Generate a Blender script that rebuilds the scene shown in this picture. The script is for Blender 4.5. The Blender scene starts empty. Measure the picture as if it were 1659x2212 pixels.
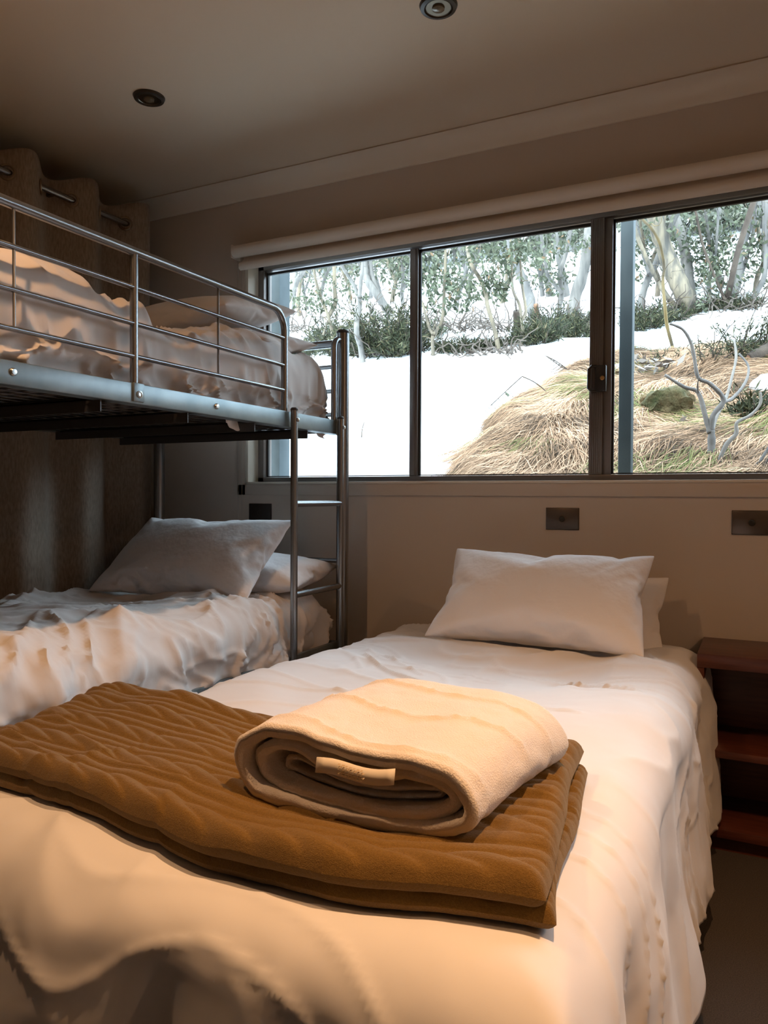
import bpy, bmesh, math, random
import numpy as np
from mathutils import Vector

random.seed(7)
RNG = np.random.RandomState(11)
scene = bpy.context.scene
col = scene.collection
PI = math.pi

# ------------------------------------------------------------------ camera
FPX, CX, CY = 1619.23, 829.5, 1106.0            # focal length in pixels of the 1659x2212 frame
YAW, PITCH, ROLL = math.radians(26.498), math.radians(1.222), math.radians(0.268)
CAM = np.array([0.0, 0.0, 1.05])
_F = np.array([-math.sin(YAW) * math.cos(PITCH), math.cos(YAW) * math.cos(PITCH), -math.sin(PITCH)])
_r = np.array([math.cos(YAW), math.sin(YAW), 0.0])
_u = np.cross(_r, _F)
_R = math.cos(ROLL) * _r + math.sin(ROLL) * _u
_U = -math.sin(ROLL) * _r + math.cos(ROLL) * _u
cam_data = bpy.data.cameras.new('camera')
cam = bpy.data.objects.new('camera', cam_data)
col.objects.link(cam)
cam.location = CAM
from mathutils import Matrix
cam.rotation_euler = Matrix(((_R[0], _U[0], -_F[0]), (_R[1], _U[1], -_F[1]), (_R[2], _U[2], -_F[2]))).to_euler()
cam_data.sensor_fit = 'HORIZONTAL'
cam_data.sensor_width = 36.0
cam_data.lens = FPX / 1659.0 * 36.0
cam_data.clip_start = 0.02
cam_data.clip_end = 300
scene.camera = cam

# ------------------------------------------------------------------ world, sun, exposure
world = bpy.data.worlds.new('overcast_sky')
scene.world = world
world.use_nodes = True
wn = world.node_tree.nodes
wn['Background'].inputs[0].default_value = (0.70, 0.87, 1.0, 1)
wn['Background'].inputs[1].default_value = 7.0
sun_d = bpy.data.lights.new('sun', 'SUN')
sun_d.energy = 1.5
sun_d.angle = math.radians(12)
sun_d.color = (1.0, 0.95, 0.88)
sun = bpy.data.objects.new('sun', sun_d)
col.objects.link(sun)
sun.rotation_euler = Vector((0.45, 0.55, -0.70)).to_track_quat('-Z', 'Y').to_euler()
vs_ = scene.view_settings
vs_.view_transform = 'Standard'
vs_.look = 'None'
vs_.gamma = 1.0
vs_.use_curve_mapping = False
vs_.exposure = 0.12
scene.cycles.adaptive_threshold = 0.025
scene.cycles.max_bounces = 7
scene.cycles.diffuse_bounces = 4
scene.cycles.glossy_bounces = 3
scene.cycles.transmission_bounces = 2
scene.cycles.transparent_max_bounces = 8
scene.cycles.caustics_reflective = False
scene.cycles.caustics_refractive = False
LAMP_W = 112.0
WARM = (1.0, 0.54, 0.25)

# ------------------------------------------------------------------ helpers
WLOC = {}

def ray(px, py):
    return _F + (px - CX) / FPX * _R - (py - CY) / FPX * _U

def at_depth(px, py, d):
    return CAM + d * ray(px, py)

def at_y(px, py, Y):
    r = ray(px, py)
    return CAM + (Y / r[1]) * r

def at_x(px, py, X):
    r = ray(px, py)
    return CAM + (X / r[0]) * r

def tag(o, label=None, cat=None, group=None, kind=None):
    if label: o['label'] = label
    if cat: o['category'] = cat
    if group: o['group'] = group
    if kind: o['kind'] = kind
    return o

def wl(o):
    return WLOC[o.name]

def empty(name, loc):
    o = bpy.data.objects.new(name, None)
    col.objects.link(o)
    o.location = loc
    o.empty_display_size = 0.05
    WLOC[o.name] = np.array(loc, float)
    return o

def make(name, verts, faces, mat, parent=None, smooth=40, attr=None):
    """verts in world coordinates; origin goes to the base centre"""
    v = np.asarray(verts, float)
    lo, hi = v.min(0), v.max(0)
    c = np.array([(lo[0] + hi[0]) / 2, (lo[1] + hi[1]) / 2, lo[2]])
    me = bpy.data.meshes.new(name)
    v = v - c
    if isinstance(faces, np.ndarray):
        n = faces.shape[1]
        me.vertices.add(len(v)); me.vertices.foreach_set('co', v.astype(np.float32).ravel())
        me.loops.add(faces.size); me.loops.foreach_set('vertex_index', faces.astype(np.int32).ravel())
        me.polygons.add(len(faces))
        me.polygons.foreach_set('loop_start', np.arange(0, faces.size, n, dtype=np.int32))
        me.update(calc_edges=True)
    else:
        me.from_pydata(v.tolist(), [], faces)
    if attr is not None:
        a = me.attributes.new('tint', 'FLOAT', 'POINT')
        a.data.foreach_set('value', np.asarray(attr, np.float32))
    if smooth is not None:
        me.shade_smooth()
        if smooth < 180:
            me.set_sharp_from_angle(angle=math.radians(smooth))
    me.materials.append(mat)
    o = bpy.data.objects.new(name, me)
    col.objects.link(o)
    WLOC[o.name] = c
    if parent is not None:
        o.parent = parent
        o.location = c - WLOC[parent.name]
    else:
        o.location = c
    return o

class MB:
    def __init__(s):
        s.v, s.f = [], []
    def add(s, v, f):
        b = len(s.v)
        s.v.extend([tuple(map(float, p)) for p in v])
        s.f.extend([tuple(i + b for i in q) for q in f])
        return s
    def box(s, x0, x1, y0, y1, z0, z1, bev=0.0, seg=2):
        bm = bmesh.new()
        bmesh.ops.create_cube(bm, size=1)
        for v in bm.verts:
            v.co = ((x0 + x1) / 2 + v.co.x * (x1 - x0), (y0 + y1) / 2 + v.co.y * (y1 - y0), (z0 + z1) / 2 + v.co.z * (z1 - z0))
        if bev:
            bmesh.ops.bevel(bm, geom=list(bm.edges), offset=bev, segments=seg, profile=0.5, affect='EDGES')
        bm.verts.index_update()
        s.add([v.co for v in bm.verts], [[v.index for v in f.verts] for f in bm.faces])
        bm.free()
        return s
    def tube(s, pts, rad, n=12, caps=True, flat=1.0):
        pts = [np.array(p, float) for p in pts]
        m = len(pts)
        rad = [rad] * m if np.isscalar(rad) else list(rad)
        tg = []
        for i in range(m):
            a, b = pts[max(i - 1, 0)], pts[min(i + 1, m - 1)]
            d = b - a
            tg.append(d / (np.linalg.norm(d) + 1e-9))
        up = np.array([0, 0, 1.0]) if abs(tg[0][2]) < 0.9 else np.array([1.0, 0, 0])
        u = np.cross(tg[0], up); u /= np.linalg.norm(u)
        V, Fc = [], []
        for i in range(m):
            u = u - tg[i] * (u @ tg[i]); u /= (np.linalg.norm(u) + 1e-9)
            w = np.cross(tg[i], u)
            for k in range(n):
                a = 2 * PI * k / n
                V.append(pts[i] + rad[i] * (math.cos(a) * u + flat * math.sin(a) * w))
        for i in range(m - 1):
            for k in range(n):
                k2 = (k + 1) % n
                Fc.append((i * n + k, i * n + k2, (i + 1) * n + k2, (i + 1) * n + k))
        if caps:
            Fc.append(tuple(range(n))[::-1])
            Fc.append(tuple((m - 1) * n + k for k in range(n)))
        return s.add(V, Fc)
    def lathe(s, prof, c, axis='z', n=32):
        V, Fc = [], []
        for (r, h) in prof:
            for k in range(n):
                a = 2 * PI * k / n
                p = (r * math.cos(a), r * math.sin(a), h)
                if axis == 'y': p = (p[0], p[2], p[1])
                if axis == 'x': p = (p[2], p[0], p[1])
                V.append((c[0] + p[0], c[1] + p[1], c[2] + p[2]))
        for i in range(len(prof) - 1):
            for k in range(n):
                k2 = (k + 1) % n
                Fc.append((i * n + k, i * n + k2, (i + 1) * n + k2, (i + 1) * n + k))
        Fc.append(tuple(range(n))[::-1])
        Fc.append(tuple((len(prof) - 1) * n + k for k in range(n)))
        return s.add(V, Fc)
    def build(s, name, mat, parent=None, smooth=40):
        return make(name, s.v, s.f, mat, parent, smooth)

def arc(c, r, a0, a1, n, ax=(0, 1)):
    out = []
    for i in range(n + 1):
        a = math.radians(a0 + (a1 - a0) * i / n)
        p = list(c)
        p[ax[0]] += r * math.cos(a); p[ax[1]] += r * math.sin(a)
        out.append(p)
    return out

# numpy value noise -------------------------------------------------------
_TAB = np.random.RandomState(5).rand(256, 256)
def vnoise(x, y, seed=0):
    x = np.asarray(x, float) + seed * 17.31; y = np.asarray(y, float) + seed * 9.77
    xi, yi = np.floor(x).astype(int), np.floor(y).astype(int)
    fx, fy = x - xi, y - yi
    fx = fx * fx * fx * (fx * (fx * 6 - 15) + 10); fy = fy * fy * fy * (fy * (fy * 6 - 15) + 10)
    a, b = _TAB[xi & 255, yi & 255], _TAB[(xi + 1) & 255, yi & 255]
    c, d = _TAB[xi & 255, (yi + 1) & 255], _TAB[(xi + 1) & 255, (yi + 1) & 255]
    return ((a * (1 - fx) + b * fx) * (1 - fy) + (c * (1 - fx) + d * fx) * fy) * 2 - 1
def fbm(x, y, seed=0, o=4, g=0.5):
    s, a = 0, 1.0
    for i in range(o):
        s = s + a * vnoise(x * 2 ** i, y * 2 ** i, seed + i * 3); a *= g
    return s
def ridge(x, y, seed=0, k=3.0):
    return (1 - np.abs(vnoise(x, y, seed))) ** k
def sstep(a, b, x):
    t = np.clip((x - a) / (b - a), 0, 1)
    return t * t * (3 - 2 * t)

def grid_faces(nu, nv, wrap=False):
    i, j = np.meshgrid(np.arange(nu - (0 if wrap else 1)), np.arange(nv - 1), indexing='ij')
    i2 = (i + 1) % nu
    return np.stack([i * nv + j, i2 * nv + j, i2 * nv + j + 1, i * nv + j + 1], -1).reshape(-1, 4)

# materials ---------------------------------------------------------------
def mat(name, c, rough=0.6, metal=0.0, bump=None, var=None, sheen=0.0, spec=0.5, coat=0.0, sub=0.0, trans=0.0, stretch=None):
    m = bpy.data.materials.new(name)
    m.use_nodes = True
    nt = m.node_tree; N = nt.nodes; L = nt.links
    b = N['Principled BSDF']
    b.inputs['Base Color'].default_value = (*c, 1)
    b.inputs['Roughness'].default_value = rough
    b.inputs['Metallic'].default_value = metal
    b.inputs['Specular IOR Level'].default_value = spec
    if sheen:
        b.inputs['Sheen Weight'].default_value = sheen
        b.inputs['Sheen Roughness'].default_value = 0.5
    if coat:
        b.inputs['Coat Weight'].default_value = coat
        b.inputs['Coat Roughness'].default_value = 0.2
    tc = N.new('ShaderNodeTexCoord')
    vec = tc.outputs['Object']
    if stretch:
        mp = N.new('ShaderNodeMapping'); mp.inputs['Scale'].default_value = stretch
        L.new(vec, mp.inputs['Vector']); vec = mp.outputs['Vector']
    if var:                                    # (second colour, noise scale, detail)
        n = N.new('ShaderNodeTexNoise'); n.inputs['Scale'].default_value = var[1]; n.inputs['Detail'].default_value = var[2]
        L.new(vec, n.inputs['Vector'])
        r = N.new('ShaderNodeValToRGB')
        r.color_ramp.elements[0].color = (*c, 1); r.color_ramp.elements[0].position = 0.35
        r.color_ramp.elements[1].color = (*var[0], 1); r.color_ramp.elements[1].position = 0.68
        L.new(n.outputs['Fac'], r.inputs['Fac']); L.new(r.outputs['Color'], b.inputs['Base Color'])
    if bump:                                   # list of (scale, strength, distance)
        prev = None
        for (sc, st, di) in (bump if isinstance(bump, list) else [bump]):
            n = N.new('ShaderNodeTexNoise'); n.inputs['Scale'].default_value = sc; n.inputs['Detail'].default_value = 4
            L.new(vec, n.inputs['Vector'])
            bp = N.new('ShaderNodeBump'); bp.inputs['Strength'].default_value = st; bp.inputs['Distance'].default_value = di
            L.new(n.outputs['Fac'], bp.inputs['Height'])
            if prev: L.new(prev.outputs['Normal'], bp.inputs['Normal'])
            prev = bp
        L.new(prev.outputs['Normal'], b.inputs['Normal'])
    return m

def ramp_mat(name, stops, rough=0.8, trans=0.0):
    m = bpy.data.materials.new(name); m.use_nodes = True
    nt = m.node_tree; N = nt.nodes; L = nt.links; b = N['Principled BSDF']
    b.inputs['Roughness'].default_value = rough
    b.inputs['Specular IOR Level'].default_value = 0.25
    a = N.new('ShaderNodeAttribute'); a.attribute_name = 'tint'
    r = N.new('ShaderNodeValToRGB')
    while len(r.color_ramp.elements) < len(stops): r.color_ramp.elements.new(0.5)
    for e, (p, c) in zip(r.color_ramp.elements, stops):
        e.position = p; e.color = (*c, 1)
    L.new(a.outputs['Fac'], r.inputs['Fac']); L.new(r.outputs['Color'], b.inputs['Base Color'])
    return m

def glass_mat(name):
    m = bpy.data.materials.new(name); m.use_nodes = True
    nt = m.node_tree; N = nt.nodes; L = nt.links
    N.remove(N['Principled BSDF'])
    t = N.new('ShaderNodeBsdfTransparent'); t.inputs[0].default_value = (0.97, 0.985, 0.98, 1)
    g = N.new('ShaderNodeBsdfGlossy'); g.inputs['Roughness'].default_value = 0.02
    fr = N.new('ShaderNodeFresnel'); fr.inputs['IOR'].default_value = 1.18
    mx = N.new('ShaderNodeMixShader')
    L.new(fr.outputs[0], mx.inputs[0]); L.new(t.outputs[0], mx.inputs[1]); L.new(g.outputs[0], mx.inputs[2])
    L.new(mx.outputs[0], N['Material Output'].inputs['Surface'])
    return m

M = {}
M['ceiling'] = mat('ceiling_paint', (0.76, 0.66, 0.53), 0.9, bump=(60, 0.05, 0.002))
M['wall'] = mat('wall_paint', (0.60, 0.52, 0.445), 0.75, bump=(90, 0.05, 0.002))
M['cornice'] = mat('cornice_paint', (0.78, 0.71, 0.61), 0.8)
M['reveal'] = mat('reveal_paint', (0.72, 0.67, 0.58), 0.6)
M['carpet'] = mat('carpet_pile', (0.050, 0.040, 0.034), 0.95, bump=[(700, 0.9, 0.006)], var=((0.11, 0.088, 0.07), 420, 2))
M['alu'] = mat('window_aluminium', (0.20, 0.185, 0.18), 0.42, 0.55, bump=(200, 0.02, 0.001))
M['seal'] = mat('rubber_seal', (0.015, 0.015, 0.016), 0.6)
M['glass'] = glass_mat('window_glass')
M['blackplastic'] = mat('black_plastic', (0.018, 0.018, 0.02), 0.4)
M['brass'] = mat('brass', (0.55, 0.36, 0.16), 0.35, 1.0)
M['blind'] = mat('blind_fabric', (0.84, 0.76, 0.67), 0.75, bump=(500, 0.08, 0.001))
M['chain'] = mat('chain_bead', (0.55, 0.52, 0.48), 0.4, 0.3)
M['curtain'] = mat('curtain_fabric', (0.34, 0.27, 0.21), 0.9, bump=[(500, 0.25, 0.001)], sheen=0.2, stretch=(1, 1, 0.25), var=((0.22, 0.175, 0.135), 160, 3))
M['rod'] = mat('dark_chrome', (0.30, 0.30, 0.31), 0.25, 1.0)
M['eyelet'] = mat('eyelet_metal', (0.35, 0.27, 0.19), 0.35, 1.0)
M['steel'] = mat('silver_steel', (0.27, 0.285, 0.30), 0.27, 0.9, bump=(40, 0.02, 0.002))
M['rail'] = mat('galvanised_rail', (0.22, 0.27, 0.29), 0.42, 0.8, var=((0.30, 0.35, 0.37), 14, 4))
M['darksteel'] = mat('dark_steel', (0.09, 0.09, 0.095), 0.5, 0.7)
M['bolt'] = mat('bolt_metal', (0.55, 0.55, 0.54), 0.3, 1.0)
M['cap'] = mat('plastic_cap', (0.03, 0.03, 0.034), 0.45)
LIN = [(1600, 0.10, 0.0006), (9, 0.10, 0.01)]
M['linen'] = mat('white_linen', (0.71, 0.71, 0.73), 0.85, bump=LIN, sheen=0.15, spec=0.2)
M['linen2'] = mat('bunk_linen', (0.78, 0.75, 0.74), 0.85, bump=LIN, sheen=0.15, spec=0.2)
M['pillow'] = mat('pillow_cotton', (0.81, 0.80, 0.82), 0.85, bump=[(1600, 0.1, 0.0006), (7, 0.45, 0.03), (22, 0.25, 0.008)], sheen=0.1, spec=0.2)
M['mattress'] = mat('mattress_ticking', (0.72, 0.71, 0.72), 0.9, bump=(300, 0.1, 0.001))
M['knit'] = mat('brown_knit', (0.155, 0.087, 0.020), 0.95, bump=[(900, 0.6, 0.002), (260, 0.35, 0.002)], sheen=0.25, spec=0.1, var=((0.205, 0.118, 0.028), 500, 3))
M['fleece'] = mat('cream_fleece', (0.82, 0.77, 0.73), 0.95, bump=[(420, 0.55, 0.004), (1200, 0.4, 0.002)], sheen=0.4, spec=0.1)
M['label'] = mat('satin_label', (0.78, 0.72, 0.62), 0.5)
M['print'] = mat('label_print', (0.42, 0.33, 0.22), 0.7)
M['wood'] = mat('red_brown_wood', (0.070, 0.018, 0.011), 0.38, var=((0.12, 0.034, 0.019), 6, 6), stretch=(1.2, 14, 14), coat=0.25, bump=(30, 0.05, 0.002))
M['plate'] = mat('bronze_plate', (0.13, 0.105, 0.09), 0.35, 0.6)
M['plateblack'] = mat('dark_plate', (0.022, 0.02, 0.02), 0.4)
M['button'] = mat('switch_button', (0.02, 0.02, 0.02), 0.35)
M['lamprim'] = mat('lamp_rim', (0.06, 0.055, 0.05), 0.4, 0.6)
M['reflector'] = mat('lamp_reflector', (0.16, 0.14, 0.11), 0.3, 1.0)
M['bulb'] = mat('bulb_glass', (0.16, 0.13, 0.09), 0.2, 0.2)
M['basefabric'] = mat('bed_base_fabric', (0.10, 0.09, 0.085), 0.95)

# ------------------------------------------------------------------ the room
XL, XR, YB, YW, ZC = -3.12, 2.0, -2.5, 2.70, 2.415
WT = 0.13                                         # outer wall thickness
OX0, OX1, OZ0, OZ1 = -2.022, 1.62, 1.103, 2.095   # window opening
MB().box(XL - .1, XR + .1, YB - .1, YW + WT, -.10, 0).build('floor', M['carpet'])['kind'] = 'structure'
MB().box(XL - .1, XR + .1, YB - .1, YW + WT, ZC, ZC + .12).build('ceiling', M['ceiling'])['kind'] = 'structure'
w = MB()
w.box(XL - .1, OX0, YW, YW + WT, 0, ZC).box(OX1, XR + .1, YW, YW + WT, 0, ZC)
w.box(OX0, OX1, YW, YW + WT, 0, OZ0).box(OX0, OX1, YW, YW + WT, OZ1, ZC)
w.build('wall_back', M['wall'])['kind'] = 'structure'
MB().box(XL - .1, XL, YB - .1, YW, 0, ZC).build('wall_left', M['wall'])['kind'] = 'structure'
MB().box(XR, XR + .1, YB - .1, YW, 0, ZC).build('wall_right', M['wall'])['kind'] = 'structure'
MB().box(XL, XR, YB - .1, YB, 0, ZC).build('wall_front', M['wall'])['kind'] = 'structure'

def cornice(name, p0, p1, nrm):
    """coved cornice: from the wall (drop .07) to the ceiling (reach .07)"""
    c = .072
    prof = [(0, -c), (.008, -c)] + [(c + .006 - (c - .004) * math.cos(math.radians(a)), -c - .002 + (c - .004) * math.sin(math.radians(a)) * 1.0) for a in range(5, 90, 12)] + [(c, -.006), (c, 0), (0, 0)]
    V = []
    for q in (p0, p1):
        for (d, z) in prof:
            V.append((q[0] + nrm[0] * d, q[1] + nrm[1] * d, ZC + z))
    n = len(prof)
    Fc = [(i, (i + 1) % n, n + (i + 1) % n, n + i) for i in range(n)] + [tuple(range(n)), tuple(range(n, 2 * n))]
    o = make(name, V, Fc, M['cornice'], None, 30)
    o['kind'] = 'structure'
cornice('trim_1', (XL, YW), (XR, YW), (0, -1))
cornice('trim_2', (XL, YB), (XL, YW), (1, 0))

# architrave and reveal around the window
t = MB()
t.box(OX0 - .05, OX1 + .05, YW - .009, YW, OZ0 - .051, OZ0 - .004, .002).box(OX0 - .05, OX0 - .004, YW - .009, YW, OZ0 - .051, OZ1 + .05, .002).box(OX1 + .004, OX1 + .05, YW - .009, YW, OZ0 - .051, OZ1 + .05, .002).box(OX0 - .05, OX1 + .05, YW - .009, YW, OZ1 + .004, OZ1 + .05, .002)
t.build('trim_3', M['wall'])['kind'] = 'structure'
t = MB()
t.box(OX0 - .004, OX0 + .012, YW - .012, YW + WT, OZ0, OZ1, .0015).box(OX1 - .012, OX1 + .004, YW - .012, YW + WT, OZ0, OZ1, .0015)
t.box(OX0, OX1, YW - .012, YW + WT, OZ0 - .004, OZ0 + .006, .0015).box(OX0, OX1, YW - .012, YW + WT, OZ1 - .012, OZ1 + .004, .0015)
t.build('trim_4', M['reveal'])['kind'] = 'structure'

# window: sliding aluminium, set back in the reveal
win = empty('window_1', (OX0 + 1.4, YW + .10, OZ0))
win['kind'] = 'structure'
FY0, FY1 = YW + .062, YW + .125
gx0, gx1, gz0, gz1 = OX0 + .012, OX1 - .012, OZ0 + .006, OZ1 - .012
fr = MB()
fr.box(gx0, gx0 + .030, FY0, FY1, gz0, gz1, .002).box(gx1 - .030, gx1, FY0, FY1, gz0, gz1, .002)
fr.box(gx0, gx1, FY0, FY1, gz0, gz0 + .022, .002).box(gx0, gx1, FY0, FY1, gz1 - .034, gz1, .002)
fr.build('window_frame', M['alu'], win)
GB, GT = gz0 + .026, gz1 - .040
YG = YW + .093
def ax(px, py=800, Y=YG): return at_y(px, py, Y)[0]
m1, m2, s1, s2 = ax(889), ax(906), ax(1277), ax(1323)
mu = MB().box(m1, m2, YG - .02, YG + .02, GB - .004, GT + .004, .002).box(m1 + .008, m2 - .008, YG - .026, YG - .018, GB, GT, .001)
mu.build('mullion', M['alu'], win)
st = MB().box(s1, s1 + .048, YG - .034, YG + .012, GB - .004, GT + .004, .002)
for k in range(5):
    xx = s1 + .008 + k * .0075
    st.box(xx, xx + .003, YG - .037, YG - .032, GB, GT, .0008)
st.build('sash_stile', M['alu'], win)
MB().box(s1 + .046, s2, YG - .020, YG + .02, GB - .004, GT + .004, .002).build('sash_stile', M['alu'], win)
seal = MB()
spans = [(gx0 + .030, m1), (m2, s1), (s2, .56), (.60, gx1 - .030)]
MB().box(.56, .60, YG - .02, YG + .02, GB - .004, GT + .004, .002).build('mullion', M['alu'], win)
for (a, b) in spans:
    seal.box(a, a + .007, YG - .006, YG + .006, GB, GT).box(b - .004, b, YG - .006, YG + .006, GB, GT)
    seal.box(a, b, YG - .006, YG + .006, GT - .009, GT + .002).box(a, b, YG - .006, YG + .006, GB - .002, GB + .002)
seal.build('rubber_seal', M['seal'], win)
for (a, b) in spans:
    MB().box(a, b, YG - .002, YG + .002, GB, GT).build('pane', M['glass'], win)
# latch on the meeting stile
lc = at_y(1297, 818, YG - .04)
la = MB().box(lc[0] - .018, lc[0] + .022, YG - .052, YG - .034, lc[2] - .048, lc[2] + .048, .006)
lt = la.build('latch', M['blackplastic'], win)
lx = lc[0] - .018
MB().tube([(lx + .006, YG - .05, lc[2] + .044), (lx - .010, YG - .055, lc[2] + .044), (lx - .020, YG - .055, lc[2] + .034), (lx - .021, YG - .055, lc[2] - .034), (lx - .010, YG - .055, lc[2] - .046), (lx + .006, YG - .05, lc[2] - .046)], .0055, 8).build('latch_pull', M['blackplastic'], lt)
MB().lathe([(.008, 0), (.008, -.004), (.005, -.005), (.004, -.003)], (lc[0] + .009, YG - .052, lc[2]), 'y', 16).build('lock_cylinder', M['brass'], lt)
# ------------------------------------------------------------------ roller blind
bl = empty('roller_blind', (-.6, YW - .05, 2.05))
tag(bl, 'rolled-up cream roller blind mounted above the window', 'blind')
bx0, bx1, by, bz, br = -2.052, OX1 + .04, YW - .052, 2.108, .0265
MB().lathe([(br, bx0), (br, bx1)], (0, by, bz), 'x', 32).build('blind_roll', M['blind'], bl)
V = []
prof = [(by + br - .002, bz), (by + br - .003, bz - .03), (by + .008, bz - .046), (by - .006, bz - .050), (by - .013, bz - .060), (by - .010, bz - .078), (by, bz - .084), (by + .010, bz - .078), (by + .014, bz - .062), (by + br - .001, bz - .034), (by + br, bz)]
for X in (bx0 + .03, bx1 - .03):
    V += [(X, y, z) for (y, z) in prof]
n = len(prof)
make('hem_bar', V, [(i, (i + 1) % n, n + (i + 1) % n, n + i) for i in range(n)] + [tuple(range(n)), tuple(range(n, 2 * n))], M['blind'], bl, 60)
MB().box(bx0 - .008, bx0 - .001, by - .018, YW - .001, bz - .028, bz + .028, .002).build('bracket', M['blind'], bl)
ch = MB()
for (xx, zlow) in ((bx0 + .002, .905), (bx0 + .022, .955)):
    z = bz
    while z > zlow:
        ch.lathe([(.0003, -.0021), (.0021, 0), (.0003, .0021)], (xx - .006, by + .03, z), 'z', 6); z -= .0062
o = ch.build('bead_chain', M['chain'], bl, 180); o['kind'] = 'stuff'

# ------------------------------------------------------------------ curtain and rod on the left wall
RX, RZ = -2.462, 2.222
rod = empty('curtain_rod', (RX, 1.3, RZ - .02))
tag(rod, 'dark chrome curtain rod running behind the bunk near the ceiling', 'curtain rod')
MB().tube([(RX, YB, RZ), (RX, 2.535, RZ)], .0125, 16).build('pole', M['rod'], rod)
MB().lathe([(.030, 0), (.030, .004), (.020, .010), (.0135, .014)], (RX, YB, RZ), 'y', 24).build('wall_flange', M['rod'], rod)
for yb in (.30, 2.06):
    MB().box(XL, RX, yb - .008, yb + .008, RZ - .008, RZ + .008, .002).box(XL, XL + .006, yb - .02, yb + .02, RZ - .035, RZ + .035, .002).build('bracket', M['rod'], rod)
cu = empty('eyelet_curtain', (-2.46, 1.3, .06))
tag(cu, 'brown eyelet curtain hanging in deep folds behind the bunk bed', 'curtain')
ny, nz = 520, 60
ys = np.linspace(-.6, 2.572, ny); zs = np.linspace(.06, 2.305, nz)
Yg, Zg = np.meshgrid(ys, zs, indexing='ij')
ph = 2 * PI * (Yg - 2.135) / .285
fall = 1 - .25 * sstep(2.3, .4, Zg)
amp = .052 * (1 + .25 * vnoise(Yg * 2.1, Zg * .4, 2))
Xc = RX + amp * fall * (np.sin(ph + .35 * vnoise(Yg * 1.5, Zg * .9, 4) * sstep(2.2, 1.2, Zg)) + .22 * np.sin(2 * ph + .6) * sstep(2.25, 1.5, Zg)) + .004 * vnoise(Yg * 9, Zg * 2, 6)
Ztop = Zg + .018 * np.sin(ph) * sstep(2.0, 2.3, Zg)
o = make('curtain_cloth', np.stack([Xc, Yg, Ztop], -1).reshape(-1, 3), grid_faces(ny, nz), M['curtain'], cu, 180)
sd = o.modifiers.new('thickness', 'SOLIDIFY'); sd.thickness = .003
for k in range(-18, 4):
    yk = 2.135 + k * .1425
    if not (-.55 < yk < 2.52): continue
    sl = math.atan2(amp.mean() * math.cos(2 * PI * (yk - 2.135) / .285) * 2 * PI / .285, 1)
    d = np.array([math.sin(sl), math.cos(sl), 0])
    nr = np.array([d[1], -d[0], 0])
    ring = []
    for a in range(25):
        th = 2 * PI * a / 24
        ring.append(np.array([RX, yk, RZ]) + .026 * (math.cos(th) * d + math.sin(th) * np.array([0, 0, 1])) + nr * .001)
    MB().tube(ring, .0045, 8, caps=False).build('eyelet', M['eyelet'], cu)

# ------------------------------------------------------------------ ceiling downlights
def downlight(name, x, y, label, lit=False):
    e = empty(name, (x, y, ZC - .012))
    tag(e, label, 'downlight', 'recessed ceiling downlights')
    MB().lathe([(.036, -.004), (.040, -.010), (.050, -.008), (.0535, 0), (.0535, .001), (.036, .001)], (x, y, ZC - .0), 'z', 40).build('rim', M['lamprim'], e)
    MB().lathe([(.037, -.003), (.036, -.004), (.030, .0), (.022, -.0015), (.016, -.002)], (x, y, ZC - .004), 'z', 32).build('reflector', M['reflector'], e)
    MB().lathe([(.018, -.004), (.017, -.009), (.010, -.012), (.002, -.0125)], (x, y, ZC - .002), 'z', 24).build('bulb', M['bulb'], e)
    if lit:
        d = bpy.data.lights.new('lamp_light', 'SPOT')
        d.energy = lit[0]; d.color = WARM; d.spot_size = math.radians(lit[1]); d.spot_blend = lit[2]; d.shadow_soft_size = .02
        o = bpy.data.objects.new('lamp_light', d); col.objects.link(o)
        o.parent = e; o.location = (0, 0, -.012)
        if len(lit) > 3:
            o.rotation_euler = Vector(lit[3]).to_track_quat('-Z', 'Y').to_euler()
p = at_depth(947, 12, 1); tpl = (ZC - 1.05) / (p[2] - 1.05); q1 = CAM + tpl * (p - CAM)
p = at_depth(322, 210, 1); tpl = (ZC - 1.05) / (p[2] - 1.05); q2 = CAM + tpl * (p - CAM)
downlight('downlight', q1[0], q1[1], 'round dark downlight at the top edge, above the middle window pane')
downlight('downlight', q2[0], q2[1], 'round dark downlight in the ceiling above the bunk bed')
downlight('downlight', .06, .86, 'lit warm downlight in the ceiling right of the single bed', (LAMP_W * 1.08, 92, 1.0))
downlight('downlight', -1.15, .60, 'lit warm downlight in the ceiling over the foot of the bunk', (LAMP_W * .45, 150, 1.0))
downlight('downlight', 1.50, .78, 'added warm fill downlight, unseen, in the ceiling by the right wall', (LAMP_W * .58, 170, 1.0))  # added fill lamp out of view, brightens lower bunk, back wall and blind

# ------------------------------------------------------------------ wall plates
def wall_plate(cx, cz, m, label, w=.116, h=.076):
    e = empty('wall_plate', (cx, YW - .006, cz - h / 2))
    tag(e, label, 'wall plate', 'electrical plates under the window')
    MB().box(cx - w / 2, cx + w / 2, YW - .0075, YW, cz - h / 2, cz + h / 2, .0025).build('plate', m, e)
    MB().box(cx - w / 2 - .0015, cx + w / 2 + .0015, YW - .003, YW, cz - h / 2 - .0015, cz + h / 2 + .0015, .001).build('surround', M['plateblack'], e)
    MB().lathe([(.0105, 0), (.0105, -.002), (.009, -.003), (.007, -.0025), (.001, -.002)], (cx, YW - .0072, cz), 'y', 24).build('button', M['button'], e)
wall_plate(-.628, .971, M['plate'], 'bronze wall plate with round button above the white pillow')
wall_plate(-.016, .969, M['plate'], 'bronze wall plate above the wooden shelf at right')
wall_plate(-1.951, .975, M['plateblack'], 'black wall plate behind the lower bunk pillow')

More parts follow.
